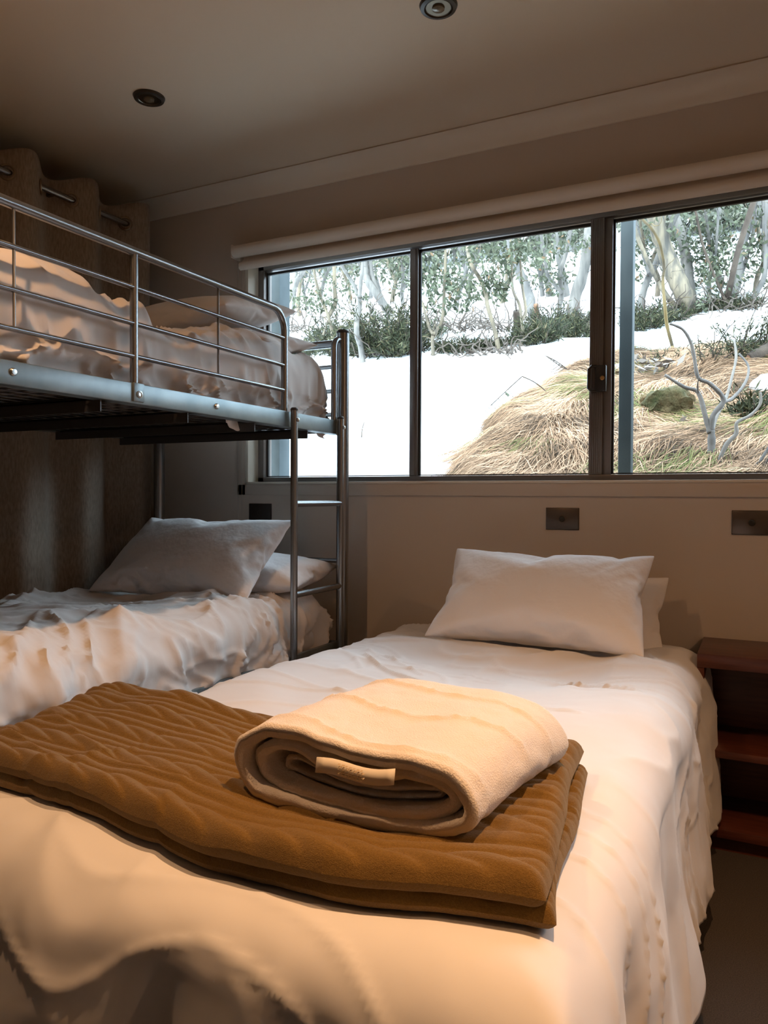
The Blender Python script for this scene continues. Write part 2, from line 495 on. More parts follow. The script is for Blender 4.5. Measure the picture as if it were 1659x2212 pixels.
# ------------------------------------------------------------------ bunk bed
BX0, BX1 = -2.347, -1.424          # wall side / room side
BY0, BY1 = 0.47, 2.50              # foot / head posts
bunk = empty('bunk_bed', ((BX0 + BX1) / 2, (BY0 + BY1) / 2, 0))
tag(bunk, 'silver tubular steel bunk bed with guard rail and ladder', 'bunk bed')
PR = .0235
for X in (BX0, BX1):
    for Y in (BY0, BY1):
        p = MB().tube([(X, Y, .0), (X, Y, 1.672)], PR, 24).build('post', M['steel'], bunk)
        MB().lathe([(PR + .0015, 0), (PR + .0015, .008), (PR - .003, .013), (.003, .0145)], (X, Y, 1.668), 'z', 24).build('post_cap', M['cap'], p)
for X, zt in ((BX0, 1.333), (BX1, 1.333), (BX0, .50), (BX1, .50)):
    sx = 1 if X == BX0 else -1
    hh = .052
    r = MB()
    r.box(X - .008, X + .008, BY0 + .02, BY1 - .02, zt - hh, zt, .0025)
    r.box(min(X, X + sx * .034), max(X, X + sx * .034), BY0 + .02, BY1 - .02, zt - hh, zt - hh + .003)
    ro = r.build('side_rail', M['rail'], bunk)
    if X == BX1 and zt > 1:
        for Y in (1.075, 1.742):
            MB().lathe([(.0085, 0), (.0085, .003), (.006, .006), (.001, .0065)], (X + .008, Y, zt - .024), 'x', 16).build('rivet', M['bolt'], ro)
    if zt > 1:
        for Y in (BY0 + .035, BY1 - .035):
            pl = MB().box(X - sx * .011 - .004, X - sx * .011 + .004, Y - .03, Y + .03, zt - hh - .004, zt + .004, .002).build('rail_bracket', M['rail'], bunk)
            MB().lathe([(.0075, 0), (.0075, .003), (.005, .005), (.001, .0052)], (X - sx * .015 if sx < 0 else X - sx * .020, Y + .008, zt - .024), 'x', 16).build('bolt', M['bolt'], pl)
# end rails at head and foot
for Y in (BY0, BY1):
    for (z, rr) in ((1.633, .0155), (1.545, .0085), (1.452, .0085), (1.362, .0085), (1.307, .016), (.475, .016), (.80, .0085)):
        MB().tube([(BX0, Y, z), (BX1, Y, z)], rr, 16).build('end_rail', M['steel'], bunk)
# supports and wire base under both mattresses
for zb in (1.283, .45):
    for k in range(6):
        Y = .72 + k * .312
        MB().box(BX0 + .01, BX1 - .01, Y - .017, Y + .017, zb - .002, zb + .004).box(BX0 + .01, BX1 - .01, Y - .017, Y - .013, zb - .030, zb + .002).build('cross_support', M['darksteel'], bunk)
    g = MB()
    for k in range(18):
        X = BX0 + .04 + k * (BX1 - BX0 - .08) / 17
        g.tube([(X, BY0 + .03, zb + .008), (X, BY1 - .03, zb + .008)], .0018, 5)
    for k in range(40):
        Y = BY0 + .05 + k * (BY1 - BY0 - .1) / 39
        g.tube([(BX0 + .02, Y, zb + .0115), (BX1 - .02, Y, zb + .0115)], .0018, 5)
    g.build('wire_base', M['darksteel'], bunk)['kind'] = 'stuff'
# guard rail on the room side
GX = BX1 - .004
gr = MB()
z_top = 1.668
path = [(GX, .62, 1.335), (GX, .62, z_top - .07)] + arc((GX, .69, z_top - .07), .07, 180, 90, 8, (1, 2)) + [(GX, 1.2, z_top)] + arc((GX, 2.040, z_top - .07), .07, 90, 0, 8, (1, 2)) + [(GX, 2.110, 1.30)]
gu = gr.tube(path, .0118, 16).build('guard_rail', M['steel'], bunk)
for z in (1.577, 1.486, 1.403):
    MB().tube([(GX, .625, z), (GX, 2.105, z)], .0085, 12, flat=.75).build('guard_bar', M['steel'], gu)
MB().tube([(GX, 1.432, z_top - .008), (GX, 1.432, 1.322)], .0105, 14).build('guard_upright', M['steel'], gu)
for Y in (1.088, 1.765):
    MB().tube([(GX, Y, z_top - .008), (GX, Y, 1.403)], .0033, 8).build('guard_wire', M['steel'], gu)
cl = MB().box(BX1 + .006, BX1 + .014, 1.414, 1.450, 1.286, 1.334, .0025).build('clamp', M['rail'], gu)
MB().lathe([(.0095, 0), (.0095, .003), (.0055, .004), (.005, .002), (.001, .002)], (BX1 + .014, 1.432, 1.305), 'x', 18).build('bolt', M['bolt'], gu)
# hooped handle between ladder and post
hp = [(GX, BY1 - .01, 1.640)] + arc((GX, 2.475, 1.605), .036, 90, 180, 6, (1, 2)) + [(GX, 2.439, 1.30)]
MB().tube(hp, .0115, 14).build('hand_hoop', M['steel'], bunk)
# ladder
LX = BX1 + .024
for Y in (2.128, 2.442):
    s = MB().tube([(LX, Y, .0), (LX, Y, 1.338)], .0125, 16).build('ladder_stile', M['steel'], bunk)
    MB().lathe([(.0130, 0), (.0130, .006), (.009, .010), (.001, .0105)], (LX, Y, 1.336), 'z', 16).build('stile_cap', M['cap'], s)
    MB().lathe([(.0065, 0), (.0065, .004), (.004, .006), (.001, .006)], (LX + .011, Y + .004, 1.305), 'x', 14).build('bolt', M['bolt'], s)
for z in (1.022, .712, .402, .11):
    MB().tube([(LX, 2.128, z), (LX, 2.442, z)], .0105, 14).build('ladder_rung', M['steel'], bunk)

# ------------------------------------------------------------------ soft furnishings
def mattress(name, x0, x1, y0, y1, z0, z1, label, m='mattress'):
    o = MB().box(x0, x1, y0, y1, z0, z1, .045, 5).build(name, M[m], None, 180)
    return tag(o, label, 'mattress')

def duvet(name, label, x0, x1, y0, y1, ztop, dropL, dropR, dropF, dropH, rad, m, res, hfun, sidefun, flare=.03, hs=1.0):
    """a cloth laid over a box x0..x1, y0..y1, hanging dropL/dropR/dropF over left, right, foot (low y) and dropH at the head"""
    def axis(lo, hi, d0, d1):
        arcl = rad * PI / 2
        s0 = (d0 - rad + arcl) if d0 > 0 else 0
        s1 = (d1 - rad + arcl) if d1 > 0 else 0
        a0 = lo + (rad if d0 > 0 else 0); a1 = hi - (rad if d1 > 0 else 0)
        s = np.linspace(a0 - s0, a1 + s1, int(round((a1 - a0 + s0 + s1) / res)) + 1)
        pos = s.copy(); drop = np.zeros_like(s); out = np.zeros_like(s)
        for sg, a, d in ((-1, a0, d0), (1, a1, d1)):
            t = (s - a) * sg
            k = t > 0
            if d <= 0 or not k.any(): continue
            th = np.clip(t / rad, 0, PI / 2)
            pos[k] = (a + sg * rad * np.sin(th))[k]
            drop[k] = (rad * (1 - np.cos(th)) + np.clip(t - arcl, 0, None))[k]
            out[k] = (sg * np.clip(t - arcl, 0, None))[k]
        return s, pos, drop, out
    sx, px, dx, ox = axis(x0, x1, dropL, dropR)
    sy, py, dy, oy = axis(y0, y1, dropF, dropH)
    Xs, Ys = np.meshgrid(sx, sy, indexing='ij')
    PX, PY = np.meshgrid(px, py, indexing='ij')
    DX, DY = np.meshgrid(dx, dy, indexing='ij')
    OXm, OYm = np.meshgrid(ox, oy, indexing='ij')
    D = (DX ** 3 + DY ** 3) ** (1 / 3.)
    h = hfun(Xs, Ys, PX, PY)                       # lift along the surface normal
    wx = np.clip(DX / rad, 0, 1) * np.sign(Xs - (x0 + x1) / 2)
    wy = np.clip(DY / rad, 0, 1) * np.sign(Ys - (y0 + y1) / 2)
    wz = np.sqrt(np.clip(1 - wx ** 2 - wy ** 2, 0.0, 1))
    side = sidefun(Xs, Ys, PX, PY) * np.clip(D / rad - .5, 0, 1.5)
    X = PX + OXm * flare + wx * (h * hs + side)
    Y = PY + OYm * flare + wy * (h * hs + side)
    Z = ztop - D + wz * h + .0 * side
    V = np.stack([X, Y, Z], -1).reshape(-1, 3)
    o = make(name, V, grid_faces(len(sx), len(sy)), M[m], None, 180)
    sd = o.modifiers.new('thickness', 'SOLIDIFY'); sd.thickness = .012; sd.offset = -1
    return tag(o, label, 'duvet')

# --- single bed in the foreground
SX0, SX1, SY0, SY1 = -1.185, -.165, .705, 2.66
bb = MB().box(SX0 + .03, SX1 - .03, SY0 + .04, SY1, .06, .30, .012).build('bed_base', M['basefabric'])
tag(bb, 'dark fabric bed base under the single bed with brown blanket', 'bed base')
for X in (SX0 + .1, SX1 - .1):
    for Y in (SY0 + .14, SY1 - .12):
        MB().tube([(X, Y, 0), (X, Y, .065)], .025, 16).build('leg', M['cap'], bb)
mattress('mattress', SX0 + .01, SX1 - .01, SY0 + .01, SY1 + .01, .30, .54, 'thick white mattress of the single bed, edge showing beside its pillow')

def crease(x, y, pts, w, h):
    """a fine raised crease along a polyline"""
    d = np.full(x.shape, 9.0)
    for (a, b) in zip(pts[:-1], pts[1:]):
        a = np.array(a); b = np.array(b); ab = b - a
        t = np.clip(((x - a[0]) * ab[0] + (y - a[1]) * ab[1]) / (ab @ ab), 0, 1)
        d = np.minimum(d, np.hypot(x - a[0] - t * ab[0], y - a[1] - t * ab[1]))
    return h * np.exp(-(d / w) ** 2)

def fg_h(xs, ys, px, py):
    h = .018 * fbm(xs * 2.2, ys * 1.8, 3, 3) * (1 - .6 * sstep(2.2, 2.5, ys)) - .008 * sstep(1.3, .8, ys)
    h += .030 * np.exp(-((xs + 1.13) / .13) ** 2) * (1 + .4 * vnoise(ys * 2.5, xs, 9)) * (1 - sstep(1.9, 2.35, ys))       # puffed left border
    h += .018 * np.exp(-((xs + .27) / .14) ** 2) * (1 + .4 * vnoise(ys * 2.5, xs, 19))
    h += .046 * np.exp(-(((xs + .62) / .42) ** 2 + ((ys - 2.16) / .08) ** 2))               # pressed in by the pillow
    wrp = .12 * vnoise(xs * 3, ys * 3, 21)
    h += .008 * ridge(xs * 3.0 + ys * 1.6 + wrp * 4, ys * 6.5 - xs * 1.5 + wrp * 5, 31, 10) * sstep(.9, 1.6, ys) + .006 * ridge(xs * 7 + wrp * 8, ys * 4 - xs * 3, 33, 8) * sstep(1.1, .7, ys)
    h += .006 * ridge(xs * 2.2 + wrp * 5, ys * 9.0 + xs * 2.5 + wrp * 6, 41, 9) + .006 * ridge(xs * 6 + wrp * 9, ys * 10 - xs * 3 + wrp * 9, 43, 8) * sstep(1.5, 2.1, ys)
    h += .0012 * fbm(xs * 14, ys * 14, 51, 3)
    for (pts, w, hh) in (([(-1.02, 1.93), (-.86, 1.80), (-.70, 1.72), (-.52, 1.66)], .007, .005), ([(-.98, 1.99), (-.80, 1.84)], .006, .004),
                         ([(-.50, 1.98), (-.38, 1.93), (-.25, 1.88)], .007, .005), ([(-.72, 1.95), (-.60, 1.91)], .004, .003), ([(-.46, 1.62), (-.33, 1.60)], .006, .003)):
        h += crease(xs, ys, pts, w * .8, hh * 1.9)
    # folds near the foot, left
    h += .010 * ridge(xs * 5.5 + ys * 2, ys * 2.2, 61, 4) * sstep(1.0, .6, ys)
    return h
def fg_side(xs, ys, px, py):
    k = np.where(xs < SX0 + .06, ys, np.where(xs > SX1 - .06, ys, xs))
    return .016 * np.sin(k * 13 + 3 * vnoise(k * 2.2, k * .5, 71)) * (.5 + .5 * vnoise(k * 3.1, k, 72)) + .008 * vnoise(k * 11, xs * 3 + ys * 3, 73)
dv = duvet('duvet', 'white duvet spread over the single bed in the foreground', SX0 - .03, SX1 + .03, SY0 - .035, SY1 - .12, .565, .36, .47, .46, 0, .085, 'linen', .008, fg_h, fg_side, .09)

# --- bunk mattresses and duvets
mattress('mattress', BX0 + .085, BX1 - .10, BY0 + .11, BY1 - .115, 1.297, 1.44, 'dark mattress on the upper bunk, under its rumpled duvet', 'basefabric')
mattress('mattress', BX0 + .035, BX1 - .035, BY0 + .05, BY1 - .045, .465, .64, 'mattress on the lower bunk, sheet showing behind the ladder')

def up_h(xs, ys, px, py):
    h = .050 + .032 * fbm(xs * 2.6, ys * 2.2, 103, 3)
    w_ = .25 * vnoise(xs * 2.5, ys * 2.5, 105)
    h += .026 * ridge(xs * 3.2 + w_ * 5, ys * 5.0 + xs * 2 + w_ * 5, 107, 5)
    h += .018 * ridge(xs * 9 + ys * 2 + w_ * 6, ys * 6 - xs * 5, 109, 5)
    h += .008 * ridge(xs * 14 + ys * 8 + w_ * 9, ys * 13 - xs * 6, 112, 4) + .004 * fbm(xs * 18, ys * 18, 111, 3)
    h -= .03 * sstep(1.95, 2.3, ys)
    h += .045 * np.exp(-((ys - .95) / .35) ** 2)
    return h
def up_side(xs, ys, px, py):
    return .030 * ridge(ys * 6 + xs * 14, xs * 9 - ys * 5, 113, 5) + .016 * ridge(ys * 15 - xs * 18, xs * 14 + ys * 6, 119, 4) + .008 * vnoise(ys * 9, xs * 20, 115) - .024
duvet('duvet', 'rumpled pinkish white duvet on the upper bunk behind the guard rail', BX0 + .05, BX1 - .046, BY0 + .06, BY1 - .055, 1.490, .10, .182, .12, .175, .07, 'linen2', .0085, up_h, up_side, 0.0, .16)

def lo_h(xs, ys, px, py):
    h = .035 + .026 * fbm(xs * 2.4, ys * 2.0, 203, 3)
    w_ = .3 * vnoise(xs * 2.2, ys * 2.2, 205)
    h += .018 * ridge(xs * 2.2 + w_ * 5, ys * 4.0 + xs * 3 + w_ * 5, 207, 4)
    h += .014 * ridge(xs * 4 + ys * 3 + w_ * 6, ys * 7 - xs * 4, 209, 5)
    h += .014 * ridge(xs * 11 + w_ * 9, ys * 9 + xs * 7 + w_ * 9, 213, 6) * sstep(-1.9, -1.5, xs) + .007 * ridge(xs * 17 - ys * 9 + w_ * 12, ys * 15 + w_ * 9, 219, 5)
    h += .003 * fbm(xs * 16, ys * 16, 211, 3)
    h -= .045 * sstep(1.98, 2.2, ys)
    return h
def lo_side(xs, ys, px, py):
    return .022 * ridge(ys * 7 + xs * 3, xs * 5 - ys * 2, 215, 3) + .012 * vnoise(ys * 12, xs * 6, 217) - .008
duvet('duvet', 'crumpled white duvet on the lower bunk behind the ladder', BX0 + .03, BX1 - .025, BY0 + .06, BY1 - .08, .665, .10, .27, .2, .10, .075, 'linen2', .0085, lo_h, lo_side, .03)

upd = bpy.data.objects['duvet.001']
for (pxa, pxb, py, Xp) in ((38, 140, 911, -2.29), (215, 292, 932, -2.29), (330, 372, 947, -2.29), (484, 532, 926, -1.50)):
    a_, b_ = at_x(pxa, py, Xp), at_x(pxb, py, Xp)
    V = []
    for i in range(17):
        t = i / 16
        y = a_[1] + (b_[1] - a_[1]) * t
        zb_ = a_[2] + (b_[2] - a_[2]) * t + .018 * (1 - math.sin(PI * t)) - .010 * float(vnoise(t * 5 + pxa, .3, 7))
        for k in range(3):
            V.append((Xp + .008 * math.sin(t * 9 + k), y, 1.293 + (zb_ - 1.293) * k / 2))
    Fq = [(3 * i + k, 3 * i + 3 + k, 3 * i + 4 + k, 3 * i + 1 + k) for i in range(16) for k in range(2)]
    sc_ = make('sheet_corner', V, Fq, M['linen2'], upd, 180)
    sd = sc_.modifiers.new('t', 'SOLIDIFY'); sd.thickness = .002
# --- pillows: one cloth simulation of an inflated pillow slip, posed many times
def pillow_sim(W, H, nx, ny, press, frames, seed):
    rng = np.random.RandomState(seed)
    vs, idx = [], {}
    for s in (0, 1):
        for j in range(ny + 1):
            for i in range(nx + 1):
                e = i in (0, nx) or j in (0, ny)
                if e and s == 1:
                    idx[(s, i, j)] = idx[(0, i, j)]; continue
                idx[(s, i, j)] = len(vs)
                u = i / nx * 2 - 1; v = j / ny * 2 - 1
                z = 0 if e else (1 if s == 0 else -1) * (.015 * (1 - u ** 8) * (1 - v ** 8) + rng.uniform(-.0006, .0006)) + .004 * float(vnoise(u * 3, v * 3, seed))
                vs.append((u * W / 2, v * H / 2, z))
    fs = []
    for s in (0, 1):
        for j in range(ny):
            for i in range(nx):
                q = [idx[(s, i, j)], idx[(s, i + 1, j)], idx[(s, i + 1, j + 1)], idx[(s, i, j + 1)]]
                fs.append(q if s == 0 else q[::-1])
    me = bpy.data.meshes.new('sim'); me.from_pydata(vs, [], fs)
    ob = bpy.data.objects.new('sim', me); col.objects.link(ob)
    m = ob.modifiers.new('c', 'CLOTH'); s = m.settings
    s.quality = 5; s.mass = .15; s.tension_stiffness = 20; s.compression_stiffness = 20; s.shear_stiffness = 10; s.bending_stiffness = .03
    s.tension_damping = 8; s.compression_damping = 8; s.shear_damping = 8; s.bending_damping = .5; s.air_damping = 4
    s.use_pressure = True; s.uniform_pressure_force = press; s.effector_weights.gravity = 0
    m.collision_settings.use_collision = False
    m.point_cache.frame_start = 1; m.point_cache.frame_end = frames
    for f in range(1, frames + 1): scene.frame_set(f)
    em = ob.evaluated_get(bpy.context.evaluated_depsgraph_get()).to_mesh()
    co = np.empty(len(em.vertices) * 3); em.vertices.foreach_get('co', co)
    co = co.reshape(-1, 3).copy()
    bpy.data.objects.remove(ob); bpy.data.meshes.remove(me)
    scene.frame_set(1)
    return co, fs
PIL, PFC = pillow_sim(.70, .47, 52, 36, 1.9, 34, 3)

def pillow(label, c, yaw, tilt, scale=(1, 1, 1), roll=0.0, flip=False, sag=0.0, bend=0.0, pinch=None, m='pillow', group=None):
    """local: x width, y height, z thickness; tilt lifts the far edge (local +y) about the width axis"""
    p = PIL.copy()
    if flip: p[:, 0] *= -1
    u = p[:, 0] / .35; v = p[:, 1] / .235
    p *= np.array(scale)
    p[:, 2] += bend * (u ** 2) + sag * (v ** 2)
    if pinch is not None:
        p = pinch(p, u, v)
    ct, stt = math.cos(tilt), math.sin(tilt)
    q = np.stack([p[:, 0], p[:, 1] * ct - p[:, 2] * stt, p[:, 1] * stt + p[:, 2] * ct], -1)
    cr, sr = math.cos(roll), math.sin(roll)
    q = np.stack([q[:, 0] * cr - q[:, 2] * sr, q[:, 1], q[:, 0] * sr + q[:, 2] * cr], -1)
    cy_, sy_ = math.cos(yaw), math.sin(yaw)
    q = np.stack([q[:, 0] * cy_ - q[:, 1] * sy_, q[:, 0] * sy_ + q[:, 1] * cy_, q[:, 2]], -1) + np.array(c)
    fc = PFC if not flip else [f[::-1] for f in PFC]
    o = make('pillow', q, fc, M[m], None, 180)
    sb = o.modifiers.new('smooth', 'SUBSURF'); sb.levels = 1; sb.render_levels = 1
    return tag(o, label, 'pillow', group)
pillow('plump white pillow propped up at the head of the single bed', (-.612, 2.325, .732), math.radians(-1), math.radians(46), (1.0, .84, .80))
pillow('white pillow behind the propped one on the single bed, its corner peeking out at right', (-.545, 2.51, .655), math.radians(1), math.radians(58), (.88, .70, .66), flip=True)
pillow('white pillow leaning at the head of the lower bunk', (-1.87, 2.16, .825), math.radians(3), math.radians(39), (1.02, .94, .78), flip=True)
pillow('white pillow lying flat behind the leaning pillow on the lower bunk', (-1.74, 2.33, .755), math.radians(3), math.radians(8), (.92, .75, .70))
pillow('white pillow lying on top of another on the upper bunk', (-1.875, 2.18, 1.70), math.radians(-5), math.radians(9), (1.0, .88, .72), m='linen2')
pillow('lower of two white pillows on the upper bunk, flattened under the other', (-1.825, 2.24, 1.595), math.radians(2), math.radians(7), (1.02, .84, .60), flip=True, m='linen2')

# --- brown cable-knit blanket, folded, lying across the bed
def bed_z(x, y):
    """top of the duvet"""
    xs, ys = np.asarray(x, float), np.asarray(y, float)
    z = .565 + fg_h(xs, ys, xs, ys)
    e = np.clip((SX0 + .055) - xs, 0, .3)
    return z - np.where(e > 0, np.minimum(e ** 2 * 5.5, .25), 0)

def knit_relief(s, t):
    """cables run along s; t across"""
    per = .092
    k = np.floor(t / per); q = t / per - k
    w = .50
    c = (q - w / 2) / (w / 2)
    inside = np.abs(c) < 1
    phase = s / .075 + .5 * np.sin(PI / 2 * np.clip(c, -1, 1)) + k * .37
    leaf = np.abs(np.sin(PI * phase)) ** .55
    hcab = np.where(inside, np.sqrt(np.clip(1 - c ** 2, 0, 1)) ** .8 * (.35 + .65 * leaf), 0) * .013
    r = (q - w) / (1 - w)
    rib = np.where(~inside, np.abs(np.sin(PI * 2 * r)) ** .45, 0) * .0085
    return hcab + rib

def bl_front(x): return np.interp(x, [-1.4, -1.0, -.75, -.45, -.19], [.775, .768, .757, .745, .788])
def bl_back(x): return np.interp(x, [-1.4, -1.23, -.78, -.45, -.26], [1.12, 1.125, 1.14, 1.22, 1.275])
def blanket_layer(x0, x1, ins, zlo, thick, seed):
    """closed slab: top grid with relief + underside, rounded rim"""
    nx, ny = 290, 130
    S, T = np.meshgrid(np.linspace(0, 1, nx + 1), np.linspace(0, 1, ny + 1), indexing='ij')
    X = x0 + S * (x1 - x0 - .055 * T) + .008 * vnoise(T * 3, S * 2, seed)
    f_ = bl_front(X) + ins; b_ = bl_back(X) - ins
    Y = f_ + T * (b_ - f_) + .008 * vnoise(S * 4.2, T, seed + 1)
    dx_ = np.minimum(S, 1 - S) * (x1 - x0); dy_ = np.minimum(T, 1 - T) * .42
    rr = thick * .6
    def rnd(d): return np.sqrt(np.clip(1 - (1 - np.clip(d / rr, 0, 1)) ** 2, 0, 1))
    prof = rnd(dx_) * rnd(dy_)
    mid = zlo(X, Y) + thick * .5
    top = mid + prof * (thick * .5 + knit_relief(X - x0, T * .43)) + .004 * fbm(X * 7, Y * 7, seed + 2, 2) * prof
    bot = mid - prof * thick * .5
    V = np.concatenate([np.stack([X, Y, top], -1).reshape(-1, 3), np.stack([X, Y, bot], -1).reshape(-1, 3)])
    f1 = grid_faces(nx + 1, ny + 1); n = (nx + 1) * (ny + 1)
    return V, np.concatenate([f1, f1[:, ::-1] + n])

BLX0, BLX1 = -1.34, -.205
bk = empty('knit_blanket', (-.75, 1.0, .58))
tag(bk, 'folded brown cable-knit blanket lying across the single bed', 'blanket')
def z1(x, y): return bed_z(x, y) + .003
V, Fc = blanket_layer(BLX0, BLX1 + .014, .010, z1, .022, 301)
make('lower_fold', V, Fc, M['knit'], bk, 180)
def hump(x, y): return .034 * np.exp(-((x + 1.20) / .09) ** 2 - ((y - 1.08) / .14) ** 2) + .022 * np.exp(-((x + 1.0) / .08) ** 2 - ((y - 1.12) / .10) ** 2)
def z3(x, y): return bed_z(x, y) + .0385 + hump(x, y)
def z3b(x, y): return z3(x, y) - .0145
V, Fc = blanket_layer(BLX0, BLX1, 0, z3b, .0345, 309)
make('top_fold', V, Fc, M['knit'], bk, 180)

# --- cream fleece throw, folded, on the blanket
fl = empty('fleece_throw', (-.46, 1.0, .655))
tag(fl, 'thick cream fleece throw folded on top of the brown blanket', 'throw')
def catmull(pts, n, closed=True):
    pts = np.array(pts, float); m = len(pts); out = []
    for i in range(m if closed else m - 1):
        p0, p1, p2, p3 = (pts[(i + k) % m] if closed else pts[min(max(i + k, 0), m - 1)] for k in (-1, 0, 1, 2))
        for k in range(n):
            t = k / n
            out.append(.5 * ((2 * p1) + (-p0 + p2) * t + (2 * p0 - 5 * p1 + 4 * p2 - p3) * t * t + (-p0 + 3 * p1 - 3 * p2 + p3) * t ** 3))
    if not closed: out.append(pts[-1])
    return np.array(out)
T_O = np.array([-.652, .846]); T_A = math.radians(0); T_W = np.array([math.cos(T_A), math.sin(T_A)]); T_D = np.array([-math.sin(T_A) + .15, math.cos(T_A)])
def throw_pt(s, d, h):
    """s along the front edge, d into depth, h above the blanket"""
    xy = T_O + np.multiply.outer(s, T_W) + np.multiply.outer(d, T_D)
    return xy
def ribbon(path, thick, depth, d0, seed, closed=True, fuzz=.0011, name='fold'):
    c = catmull(path, 10, closed)
    m = len(c); nd = 60
    tg = np.roll(c, -1, 0) - np.roll(c, 1, 0) if closed else np.gradient(c, axis=0)
    tg /= np.linalg.norm(tg, axis=1)[:, None] + 1e-9
    nrm = np.stack([tg[:, 1], -tg[:, 0]], -1)
    ds = np.linspace(0, 1, nd)
    rows = []
    # section loop over depth: outer skin then inner skin joined at both ends with rounded lips
    for (side, order) in ((1, 1), (-1, -1)):
        dd = ds if order == 1 else ds[::-1]
        for t in dd:
            lip = math.sqrt(max(0.0, 1 - (1 - min(1, min(t, 1 - t) / .025)) ** 2))
            off = nrm * (side * thick * .5 * lip)
            p = c + off
            p = p + nrm * (fuzz * fbm(np.arange(m) * .25 + seed, np.full(m, t * 12), seed, 2))[:, None]
            d = d0 + t * depth
            bul = 1 + .05 * math.sin(PI * t)
            x = p[:, 0] * 1.03; z = p[:, 1] * bul * 1.06
            xy = throw_pt(x, d + .006 * vnoise(p[:, 0] * 18, p[:, 1] * 18, seed), 0)
            base = z3(xy[:, 0] * 0 + T_O[0] + (x * T_W[0]) + d * T_D[0], xy[:, 1]) + .027
            rows.append(np.concatenate([xy, (base + z)[:, None]], 1))
    V = np.array(rows)                       # (2nd, m, 3)
    nR = len(rows)
    f = []
    a, b = np.meshgrid(np.arange(nR), np.arange(m if closed else m - 1), indexing='ij')
    a2, b2 = (a + 1) % nR, (b + 1) % m
    f = np.stack([a * m + b, a * m + b2, a2 * m + b2, a2 * m + b], -1).reshape(-1, 4)
    return V.reshape(-1, 3), f
outer = [(.10, .004), (.20, .003), (.285, .004), (.326, .016), (.335, .038), (.310, .066), (.262, .084), (.20, .087), (.14, .092), (.085, .098), (.04, .092), (.008, .070), (.000, .045), (.014, .020), (.05, .008)]
V, Fc = ribbon(outer, .0185, .30, 0, 401)
make('outer_fold', V, Fc, M['fleece'], fl, 180)
inner = [(.09, .0185), (.18, .017), (.27, .018), (.305, .028), (.308, .043), (.285, .058), (.245, .066), (.205, .060), (.17, .058), (.13, .063), (.085, .076), (.048, .073), (.026, .056), (.030, .034), (.055, .022)]
V, Fc = ribbon(inner, .0155, .285, .010, 411)
make('inner_fold', V, Fc, M['fleece'], fl, 180)
core = [(.06, .034), (.12, .031), (.20, .030), (.265, .033), (.284, .039), (.262, .043), (.20, .040), (.12, .043), (.07, .050), (.052, .046)]
V, Fc = ribbon(core, .006, .26, .035, 421, fuzz=.001)
make('core_fold', V, Fc, M['fleece'], fl, 180)
# care label tucked into the front of the fold
def flat_patch(s0, s1, h0, h1, d, n=10, wav=.004):
    V = []
    for i in range(n + 1):
        t = i / n
        for (h, k) in ((h0, 0), (h1, 1)):
            s = s0 + t * (s1 - s0)
            xy = throw_pt(s, d - k * .003, 0)
            V.append((xy[0], xy[1], float(z3(xy[0], xy[1])) + .027 + h * 1.06 + wav * math.sin(t * 7)))
    return V, [(2 * i, 2 * i + 2, 2 * i + 3, 2 * i + 1) for i in range(n)]
V, Fc = flat_patch(.135, .250, .078, .059, -.003, wav=.0018)
lb = make('care_label', V, Fc, M['label'], fl, 180)
sd = lb.modifiers.new('t', 'SOLIDIFY'); sd.thickness = .0012
pr = MB()
for r in range(5):
    h = .0755 - r * .0028
    for k in range(7):
        s0 = .170 + k * .0055 + (r % 2) * .0012
        V, Fc = flat_patch(s0, s0 + .0032 + .0012 * ((k * 3 + r) % 2), h, h - .0013, -.0006, 2, 0)
        # follow the label's wave
        V = [(v[0], v[1] - .0068, v[2] + .0018 * math.sin((s0 - .135) / .115 * 7)) for v in V]
        pr.add(V, Fc)
pr.build('label_print', M['print'], lb, None)

# ------------------------------------------------------------------ bedside shelf unit
sh = empty('shelf_unit', (.25, 2.54, 0))
tag(sh, 'low red-brown wooden shelf unit beside the single bed', 'shelf')
hx0, hx1, hy0, hy1 = -.155, .75, 2.40, 2.692
MB().box(hx0, hx1, hy0 - .004, hy1, .547, .588, .002).build('top_board', M['wood'], sh)
for (za, zb) in ((.284, .306), (.048, .074)):
    MB().box(hx0 + .02, hx1 - .02, hy0, hy1 - .01, za, zb, .0015).build('shelf_board', M['wood'], sh)
for X in (hx0, hx1 - .02):
    MB().box(X, X + .02, hy0, hy1, 0, .547, .0015).build('side_panel', M['wood'], sh)
MB().box(hx0 + .02, hx1 - .02, hy1 - .01, hy1 - .002, .0, .547).build('back_panel', M['wood'], sh)
MB().box(hx0 + .02, hx1 - .02, hy0 + .03, hy0 + .045, .0, .048).build('plinth', M['wood'], sh)

#EXTERIOR
# ------------------------------------------------------------------ outside: snowy slope, grass bank, snow gums
M['snow'] = mat('snow', (0.86, 0.88, 0.92), 0.7, bump=[(2.2, 0.35, 0.10), (18, 0.12, 0.02)], spec=0.3)
M['soil'] = mat('matted_straw', (0.20, 0.15, 0.09), 0.95, var=((0.32, 0.245, 0.15), 9, 5), bump=[(30, 0.8, 0.04)])
M['straw'] = ramp_mat('straw_blades', [(0, (0.06, 0.036, 0.02)), (.25, (0.20, 0.112, 0.060)), (.55, (0.37, 0.225, 0.135)), (.86, (0.50, 0.325, 0.21)), (.90, (0.17, 0.16, 0.05)), (1, (0.10, 0.115, 0.03))])
M['bark_pale'] = mat('pale_bark', (0.211, 0.191, 0.171), 0.8, var=((0.102, 0.096, 0.089), 3.0, 5), stretch=(5, 5, .8), bump=(12, .3, .02))
M['bark_cream'] = mat('cream_bark', (0.225, 0.181, 0.123), 0.8, var=((0.109, 0.089, 0.068), 2.6, 5), stretch=(6, 6, .7), bump=(12, .3, .02))
